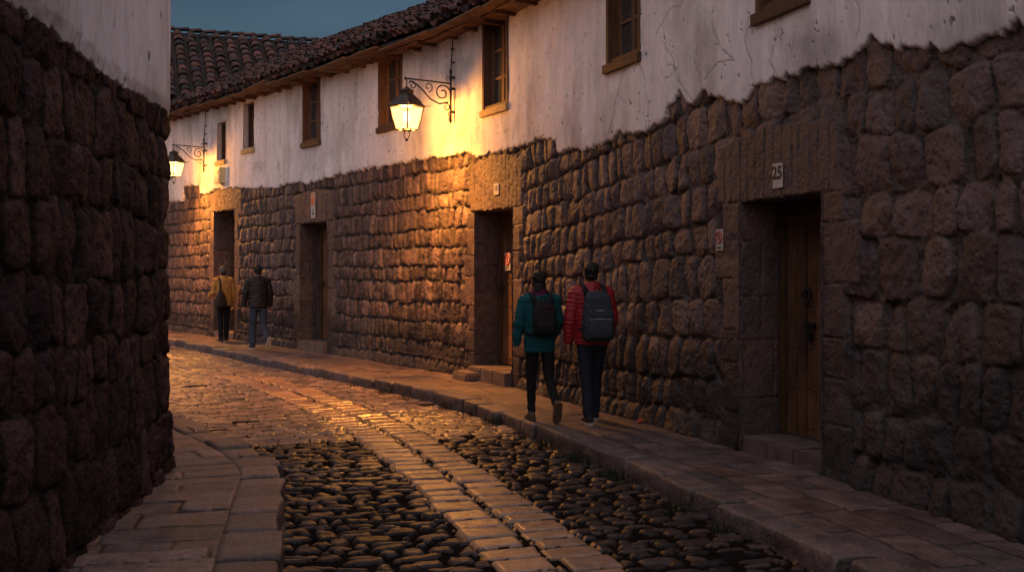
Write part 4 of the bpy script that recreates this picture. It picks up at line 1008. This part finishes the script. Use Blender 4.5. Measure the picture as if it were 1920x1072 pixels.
# crumpled scrap of wrapper on the pavement
p = Vector(((1203-CX)/F*11.6, 11.6, PZ+.012)); b = MB(Matrix.Translation(p)); b.ell((0, 0, .015), .055, .03, .022, 8); b.ell((.04, .01, .02), .03, .035, .018, 8)
o = b.build("wrapper", MT['red'], None, loc=p)
for v in o.data.vertices: v.co += Vector([random.uniform(-.008, .008) for _ in range(3)])
tag(o, "crumpled red wrapper lying on the pavement behind the red jacket walker", "litter")
def build_grass():
    vs = []; fs = []
    spots = [(float(s), -.03+random.uniform(-.05, .03)) for s in (KERB.s_y(9.2)+np.array([0, .05, .1, .16, -.06, .9, 1.0, 1.05, 1.9, 1.95, 2.5, 3.6, 3.65, 4.4, 5.1, 5.2, 6.3, 7.1, 8.2, 9.4, -1.2, -1.25, -1.9]))]
    for (s, off) in spots:
        p = KERB.at(s, .05-off)
        for k in range(34):
            x, y = p[0]+random.gauss(0, .05), p[1]+random.gauss(0, .07); a = random.uniform(0, 6.28); h = random.uniform(.03, .11); ln = random.uniform(.01, .06); w_ = .0035
            n = len(vs); c, s2 = math.cos(a), math.sin(a)
            vs += [(x-s2*w_, y+c*w_, -.02), (x+s2*w_, y-c*w_, -.02), (x+c*ln*.4+s2*w_*.8, y+s2*ln*.4-c*w_*.8, h*.6), (x+c*ln*.4-s2*w_*.8, y+s2*ln*.4+c*w_*.8, h*.6), (x+c*ln, y+s2*ln, h)]
            fs += [[n, n+1, n+2, n+3], [n+3, n+2, n+4]]
    me = bpy.data.meshes.new("grass"); me.from_pydata(vs, [], fs); o = link("grass", me, MT['grass']); tag(o, "small green grass tufts growing along the kerb", "grass", kind='stuff')
build_grass()

# ================================================================== PEOPLE
def hand(b, wrist, d, side, k):
    """five curled fingers on a palm; d = forearm direction"""
    wrist = Vector(wrist); d = Vector(d).normalized(); f = Vector((0, 1, 0)); f = (f-d*f.dot(d)).normalized(); u = d.cross(f)*side   # f to the front (thumb side), u to the body
    if u.x*side > 0: u = -u
    c = wrist+d*.05*k
    b.loft([(wrist, f, u, .026*k, .02*k), (wrist+d*.03*k, f, u, .036*k, .017*k), (wrist+d*.085*k, f, u, .040*k, .014*k), (wrist+d*.098*k, f, u, .034*k, .010*k)], 12)
    for q, (o, L) in enumerate(((.030, .070), (.010, .080), (-.010, .074), (-.029, .058))):
        p0 = wrist+d*.088*k+f*o*k; L *= k
        p1 = p0+d*L*.5+u*L*.12; p2 = p1+d*L*.30+u*L*.26; p3 = p2+d*L*.14+u*L*.26
        b.tube([p0, p1, p2, p3], [.0090*k, .0085*k, .008*k, .006*k], 8)
    t0 = wrist+d*.03*k+f*.03*k; b.tube([t0, t0+d*.035*k+f*.022*k+u*.012*k, t0+d*.065*k+f*.024*k+u*.022*k], [.0115*k, .0105*k, .008*k], 8)
def person(label, px, D, H, heading, legs, arms, top, jacket, trousers, shoe, sole, quilt=0, hem=.86, jk=1.0, hair=True, extra=None, sd=1):
    k = H/1.75; X = (px-CX)/F*D
    # rotation: +y local is the walking direction
    root = empty("person", (X, D, PZ), label, "person")
    M = Matrix.Translation((X, D, PZ)) @ Matrix.Rotation(heading, 4, 'Z') @ Matrix.Scale(k, 4)
    hip = .93; J = {}
    low = 9
    for side, (a, kn, ft) in zip((-1, 1), legs):
        h = Vector((side*.088, 0, hip)); a = R(a); kn = R(kn)
        kne = h+.445*Vector((0, math.sin(a), -math.cos(a))); an = kne+.41*Vector((0, math.sin(a-kn), -math.cos(a-kn))); f = R(ft)
        J[side] = [h, kne, an, f]; low = min(low, an.z-.085 - (.17*math.sin(f) if f > 0 else 0))
    dz = Vector((0, 0, -low))
    for s in J: J[s][:3] = [p+dz for p in J[s][:3]]
    lift = -low; sh = 1.445+lift
    lean = .02
    A = {}
    for side, (fw, ab, el) in zip((-1, 1), arms):
        s0 = Vector((side*.185, lean, sh-.02)); fw_, ab_ = R(fw), R(ab); el = R(el)
        d1 = Vector((side*math.sin(ab_), math.sin(fw_), -math.cos(fw_)*math.cos(ab_))).normalized(); e = s0+.285*d1
        d2 = Vector((side*math.sin(ab_)*.35, math.sin(fw_+el), -math.cos(fw_+el))).normalized(); wv = e+.25*d2; A[side] = (s0, e, wv, d2)
    X_, Y_, Z_ = (1, 0, 0), (0, 1, 0), (0, 0, 1)
    b = MB(M)
    zz = lift
    b.loft([((0, 0, .84+zz), X_, Y_, .12, .09), ((0, 0, .92+zz), X_, Y_, .165, .11), ((0, .005, 1.05+zz), X_, Y_, .14, .095), ((0, lean, 1.25+zz), X_, Y_, .165, .11), ((0, lean, 1.40+zz), X_, Y_, .175, .10), ((0, lean, 1.47+zz), X_, Y_, .10, .075), ((0, lean+.01, 1.50+zz), X_, Y_, .058, .058)], 16)
    hc = Vector((0, lean+.035, 1.632+zz))
    b.cap((0, lean, 1.45+zz), (0, lean+.025, 1.58+zz), .056, .052)
    b.loft([(hc+Vector((0, .045, -.115)), X_, Y_, .02, .025), (hc+Vector((0, .035, -.095)), X_, Y_, .048, .055), (hc+Vector((0, .015, -.05)), X_, Y_, .066, .082), (hc, X_, Y_, .074, .094), (hc+Vector((0, -.005, .05)), X_, Y_, .074, .094), (hc+Vector((0, -.005, .09)), X_, Y_, .052, .070), (hc+Vector((0, 0, .113)), X_, Y_, .018, .025)], 18)
    b.loft([(hc+Vector((0, .088, .01)), X_, Y_, .008, .010), (hc+Vector((0, .100, -.02)), X_, Y_, .012, .014), (hc+Vector((0, .098, -.036)), X_, Y_, .016, .012)], 8)
    b.ell(hc+Vector((0, .082, -.066)), .024, .012, .009, 8)
    for side in (-1, 1):
        b.ell(hc+Vector((side*.076, -.005, -.012)), .010, .02, .032, 10); b.ell(hc+Vector((side*.031, .080, .006)), .014, .010, .010, 8)
        s0, e, wv, d2 = A[side]; b.cap((side*.12, lean, sh-.01), s0, .055, .056); b.cap(s0, e, .050, .040); b.cap(e, wv, .040, .026); hand(b, wv, d2, side, 1.0)
        h, kne, an, f = J[side]; b.cap(h+Vector((0, 0, -.02)), kne, .080, .055); b.cap(kne, an, .053, .036)
        b.cap(an, an+Vector((0, .10*math.cos(f), -.05-.10*math.sin(f))), .038, .03)
    b.remesh("body", MT['skin'], root, .0062, 2)
    # jacket
    j = MB(M); g = jk
    j.loft([((0, 0, hem+zz), X_, Y_, .178*g, .128*g), ((0, 0, hem+.02+zz), X_, Y_, .186*g, .136*g), ((0, 0, .98+zz), X_, Y_, .188*g, .136*g), ((0, .005, 1.10+zz), X_, Y_, .182*g, .132*g), ((0, lean, 1.26+zz), X_, Y_, .192*g, .138*g), ((0, lean, 1.37+zz), X_, Y_, .196*g, .128*g), ((0, lean, 1.44+zz), X_, Y_, .165*g, .108*g), ((0, lean+.005, 1.49+zz), X_, Y_, .095, .085), ((0, lean+.012, 1.535+zz), X_, Y_, .076, .078)], 20)
    segs = []
    for side in (-1, 1):
        s0, e, wv, d2 = A[side]; j.cap((side*.11, lean, sh-.025), s0+Vector((-side*.01, 0, -.01)), .085*g, .080*g); j.cap(s0+Vector((0, 0, -.01)), e, .074*g, .062*g); j.cap(e, wv-d2*.005, .062*g, .046*g)
        segs.append((M @ s0, M @ e, M @ wv))
    cz = root.location.z
    def post(co, no):
        lat = np.zeros(len(co)); onarm = np.zeros(len(co)); z = (co[:, 2]-cz)/k
        for (a, e, wv) in segs:
            a, e, wv = np.array(a), np.array(e), np.array(wv)
            for (p, q, base) in ((a, e, 0), (e, wv, .285)):
                dd = q-p; L = np.linalg.norm(dd); t = np.clip(((co-p) @ dd)/L**2, 0, 1); dist = np.linalg.norm(co-p-t[:, None]*dd, axis=1)
                m = dist < .098*g*k; lat = np.where(m, base+t*L/k, lat); onarm = np.where(m, 1, onarm)
        if quilt:
            ph = np.where(onarm > 0, lat/quilt, z/quilt)
            off = .010*(np.abs(np.sin(math.pi*ph))**.6-.6)
        else: off = 0
        wr = .011*fbm(co[:, 0]*9+co[:, 1]*7+sd, co[:, 2]*13, 7+sd, 3) + (.005*np.sin(z*40+3*fbm(co[:, 0]*6, co[:, 2]*3, 3, 2))*onarm if not quilt else 0)
        return co+no*(off+wr)[:, None]*k
    j.remesh("jacket", jacket, root, .0085, 3, post)
    # trousers
    t = MB(M)
    t.loft([((0, 0, hem+.10+zz), X_, Y_, .158, .112), ((0, 0, hem+.02+zz), X_, Y_, .166, .120), ((0, 0, .86+zz), X_, Y_, .168, .122), ((0, 0, .80+zz), X_, Y_, .14, .10)], 18)
    loose = trousers[1]
    for side in (-1, 1):
        h, kne, an, f = J[side]; t.cap(h+Vector((0, 0, -.03)), kne, .088*loose, .062*loose); t.cap(kne, an+(kne-an).normalized()*.02, .060*loose, .046*loose if loose < 1.02 else .058*loose)
    def post2(co, no):
        z = (co[:, 2]-cz)/k; wr = .005*np.sin(z*55+4*fbm(co[:, 0]*7, co[:, 2]*4, 17+sd, 2))*np.exp(-((z-.12)/.14)**2)*(loose > 1.0)+.004*fbm(co[:, 0]*10, co[:, 2]*9, 27+sd, 3)
        return co+no*wr[:, None]*k
    t.remesh("trousers", trousers[0], root, .0085, 3, post2)
    for side in (-1, 1):
        h, kne, an, f = J[side]; cf, sf = math.cos(f), math.sin(f); yv = Vector((0, cf, -sf)); zv = Vector((0, sf, cf))
        o = an-zv*.085
        sm = MB(M)
        sm.loft([(o+yv*-.075+zv*.045, X_, zv, .024, .03), (o+yv*-.06+zv*.05, X_, zv, .036, .045), (o+yv*0+zv*.056, X_, zv, .040, .052), (o+yv*.07+zv*.044, X_, zv, .044, .040), (o+yv*.13+zv*.032, X_, zv, .046, .028), (o+yv*.18+zv*.026, X_, zv, .034, .022), (o+yv*.20+zv*.022, X_, zv, .015, .014)], 14, 2.4)
        sm.cap(o+zv*.075, an+(kne-an).normalized()*(.03 if sole != 'boot' else .10), .043, .044)
        so = sm.remesh("shoe", shoe, root, .006, 3)
        sl = MB(M); 
        sl.loft([(o+zv*(-.004), X_, yv, .040, .02), (o+zv*.0, X_, yv, .044, .02)], 4) if 0 else None
        prof = [(-.088, .022), (-.07, .038), (-.02, .041), (.04, .043), (.10, .050), (.15, .047), (.19, .030), (.207, .012)]
        vs = []; 
        for zq in (-.004, .024):
            for yq, wq in prof: vs.append(o+yv*yq+zv*zq+Vector((-wq, 0, 0)))
            for yq, wq in prof[::-1]: vs.append(o+yv*yq+zv*zq+Vector((wq, 0, 0)))
        n = 16; fs = [list(range(n))[::-1], list(range(n, 2*n))]+[[q, (q+1) % n, n+(q+1) % n, n+q] for q in range(n)]
        sl.add(vs, fs); sl.build("sole", MT['sole'] if sole != 'boot' else MT['boot'], so)
    if hair:
        hm = MB(M)
        hm.ell(hc+Vector((0, -.018, .028)), .086, .100, .100, 16); hm.ell(hc+Vector((0, -.045, -.04)), .070, .062, .055, 12)
        if hair == 'long':
            hm.ell(hc+Vector((0, -.062, -.10)), .084, .058, .115, 12); hm.ell(hc+Vector((0, -.01, -.03)), .090, .07, .09, 12)
        def hp(co, no): return co+no*(.012*fbm(co[:, 0]*38+co[:, 1]*30, co[:, 2]*22, 5+sd, 3))[:, None]
        hm.remesh("hair", MT['hair'], root, .007, 2, hp)
    return root, M, hc, lift, A
def straps(b, M, lift, g=1.0):
    for side in (-1, 1):
        b.append(MB(M)); m = b[-1]
        pts = [(side*.10, -.150, 1.36), (side*.105, -.115, 1.45), (side*.11, -.02, 1.505), (side*.115, .09, 1.46), (side*.13, .165, 1.33), (side*.16, .155, 1.15), (side*.185, .03, 1.05), (side*.13, -.14, 1.02)]
        vs = []; fs = []
        rings = []
        for i, p in enumerate(pts):
            p = Vector(p)+Vector((0, 0, lift)); q0 = Vector(pts[max(i-1, 0)]); q1 = Vector(pts[min(i+1, len(pts)-1)]); d = (q1-q0).normalized(); u = Vector((1, 0, 0)); u = (u-d*u.dot(d)).normalized(); v = d.cross(u)
            rings.append((p, u, v, .030, .009))
        m.loft(rings, 10, 3)
def backpack(M, lift, label, body, h=.44, w_=.145, dpt=.085, z0=.98, accent=None):
    base = M @ Vector((0, -.22, z0+lift)); root = empty("backpack", base, label, "backpack"); X_, Y_ = (1, 0, 0), (0, 1, 0)
    b = MB(M); y = -.125-dpt; zz = z0+lift
    b.loft([((0, y+.01, zz), X_, Y_, w_*.75, dpt*.7), ((0, y, zz+.03), X_, Y_, w_*.98, dpt*.98), ((0, y-.012, zz+.14), X_, Y_, w_*1.04, dpt*1.10), ((0, y-.005, zz+.28), X_, Y_, w_, dpt), ((0, y+.012, zz+h-.07), X_, Y_, w_*.86, dpt*.82), ((0, y+.03, zz+h-.015), X_, Y_, w_*.62, dpt*.55), ((0, y+.035, zz+h), X_, Y_, w_*.35, dpt*.3)], 20, 3.2)
    def post(co, no): return co+no*(.006*fbm(co[:, 0]*12, co[:, 2]*12, 3, 3))[:, None]
    b.remesh("pack_body", body, root, .0085, 3, post)
    p = MB(M); yp = y-dpt*.98
    p.loft([((0, yp+.01, zz+.035), X_, Y_, w_*.72, .02), ((0, yp-.012, zz+.05), X_, Y_, w_*.78, .034), ((0, yp-.018, zz+.13), X_, Y_, w_*.78, .036), ((0, yp-.002, zz+.20), X_, Y_, w_*.72, .03), ((0, yp+.012, zz+.215), X_, Y_, w_*.66, .02)], 16, 3.5)
    p.remesh("front_pocket", body, root, .008, 2)
    z = MB(M); z.tube([(-w_*.74, yp-.005, zz+.235), (0, yp-.008, zz+.243), (w_*.74, yp-.005, zz+.235)], .004, 6); z.tube([(-w_*.68, yp+.014, zz+.32), (0, yp+.006, zz+.335), (w_*.68, yp+.014, zz+.32)], .005, 6)
    z.build("zip", accent or MT['grey'], root)
    if accent:
        ac = MB(M); ac.box(-.04, .04, yp+.0, yp+.02, zz+.285, zz+.297); ac.build("patch", accent, root)
    hd = MB(M); hd.tube([(-.03, y+.06, zz+h-.02), (-.028, y+.05, zz+h+.03), (.028, y+.05, zz+h+.03), (.03, y+.06, zz+h-.02)], .008, 8); hd.build("handle", MT['pack_black'], root, True)
    ss = []; straps(ss, M, lift)
    for m in ss: m.build("strap", MT['pack_black'], root, True)
    return root
# woman in teal, stepping, trailing foot lifted
rt, M, hc, lf, A = person("person walking away in teal jacket and black leggings, dark hair", 1012, 11.75, 1.64, .25, [(7, 8, 0), (-12, 36, 62)], [(-3, 13, 12), (10, 16, 42)], None, MT['teal'], (MT['leggings'], 1.015), MT['boot'], 'boot', 0, .80, 1.0, 'long', sd=2)
sc = MB(M); sc.loft([((0, .02, 1.455+lf), (1, 0, 0), (0, 1, 0), .098, .09), ((0, .022, 1.50+lf), (1, 0, 0), (0, 1, 0), .100, .096), ((0, .026, 1.545+lf), (1, 0, 0), (0, 1, 0), .080, .082)], 18)
sc.remesh("scarf", MT['pink'], rt, .008, 2, lambda co, no: co+no*(.01*fbm(co[:, 0]*14, co[:, 2]*25, 3, 3))[:, None])
backpack(M, lf, "small black backpack with pink trim worn over the teal jacket", MT['pack_black'], .42, .135, .075, 1.0, MT['pink'])
rt, M, hc, lf, A = person("person walking away in red puffer jacket and dark trousers, short black hair", 1110, 11.7, 1.76, .22, [(-9, 5, 0), (17, 8, -6)], [(-6, 13, 10), (6, 12, 30)], None, MT['redj'], (MT['navy'], 1.06), MT['shoe'], 'rubber', .046, .86, 1.07, True, sd=5)
backpack(M, lf, "large slate grey backpack worn over the red puffer jacket", MT['pack_grey'], .54, .165, .095, .90)
rt, M, hc, lf, A = person("person in tan jacket, grey beanie and black trousers walking under the far doorway", 419, 25.0, 1.74, .58, [(-4, 4, 0), (7, 5, 0)], [(-4, 12, 70), (-2, 11, 12)], None, MT['tan'], (MT['leggings'], 1.03), MT['shoe'], 'boot', 0, .83, 1.08, False, sd=8)
bn = MB(M); bn.loft([(hc+Vector((0, -.012, -.015)), (1, 0, 0), (0, 1, 0), .084, .103), (hc+Vector((0, -.012, .03)), (1, 0, 0), (0, 1, 0), .090, .108), (hc+Vector((0, -.014, .085)), (1, 0, 0), (0, 1, 0), .080, .094), (hc+Vector((0, -.016, .125)), (1, 0, 0), (0, 1, 0), .050, .060), (hc+Vector((0, -.016, .142)), (1, 0, 0), (0, 1, 0), .012, .015)], 18)
bn.remesh("beanie", MT['beanie'], rt, .008, 3)
hr = MB(M); hr.ell(hc+Vector((0, -.05, -.045)), .068, .055, .045, 12); hr.remesh("hair", MT['hair'], rt, .008, 2)
bag = empty("shoulder_bag", M @ Vector((-.17, -.16, .86+lf)), "dark brown shoulder bag hanging on the tan jacket", "bag")
b = MB(M); b.loft([((-.13, -.19, .80+lf), (1, 0, 0), (0, 1, 0), .13, .05), ((-.13, -.195, .83+lf), (1, 0, 0), (0, 1, 0), .155, .075), ((-.12, -.185, 1.0+lf), (1, 0, 0), (0, 1, 0), .135, .07), ((-.12, -.16, 1.14+lf), (1, 0, 0), (0, 1, 0), .075, .05), ((-.12, -.15, 1.20+lf), (1, 0, 0), (0, 1, 0), .03, .025)], 16, 2.6)
b.remesh("bag_body", MT['bag'], bag, .0085, 3, lambda co, no: co+no*(.012*fbm(co[:, 0]*9, co[:, 2]*9, 3, 3))[:, None])
b = MB(M); b.loft([((-.12, -.155, 1.18+lf), (1, 0, 0), (0, 1, 0), .024, .01), ((-.125, -.15, 1.36+lf), (1, 0, 0), (0, 1, 0), .022, .01), ((-.13, -.10, 1.49+lf), (1, 0, 0), (0, .8, .6), .022, .012), ((-.135, .02, 1.535+lf), (1, 0, 0), (0, 0, 1), .022, .01), ((-.14, .13, 1.45+lf), (1, 0, 0), (0, .8, -.6), .022, .01), ((-.15, .165, 1.3+lf), (1, 0, 0), (0, 1, 0), .022, .01)], 10, 3); b.build("strap", MT['bag'], bag, True)
rt, M, hc, lf, A = person("person in black puffer jacket and blue jeans walking beside the tan jacket", 484, 22.5, 1.77, .54, [(8, 5, 0), (-10, 38, 58)], [(4, 15, 8), (-2, 15, 12)], None, MT['blackj'], (MT['jeans'], 1.07), MT['shoe'], 'rubber', .062, .86, 1.12, True, sd=11)
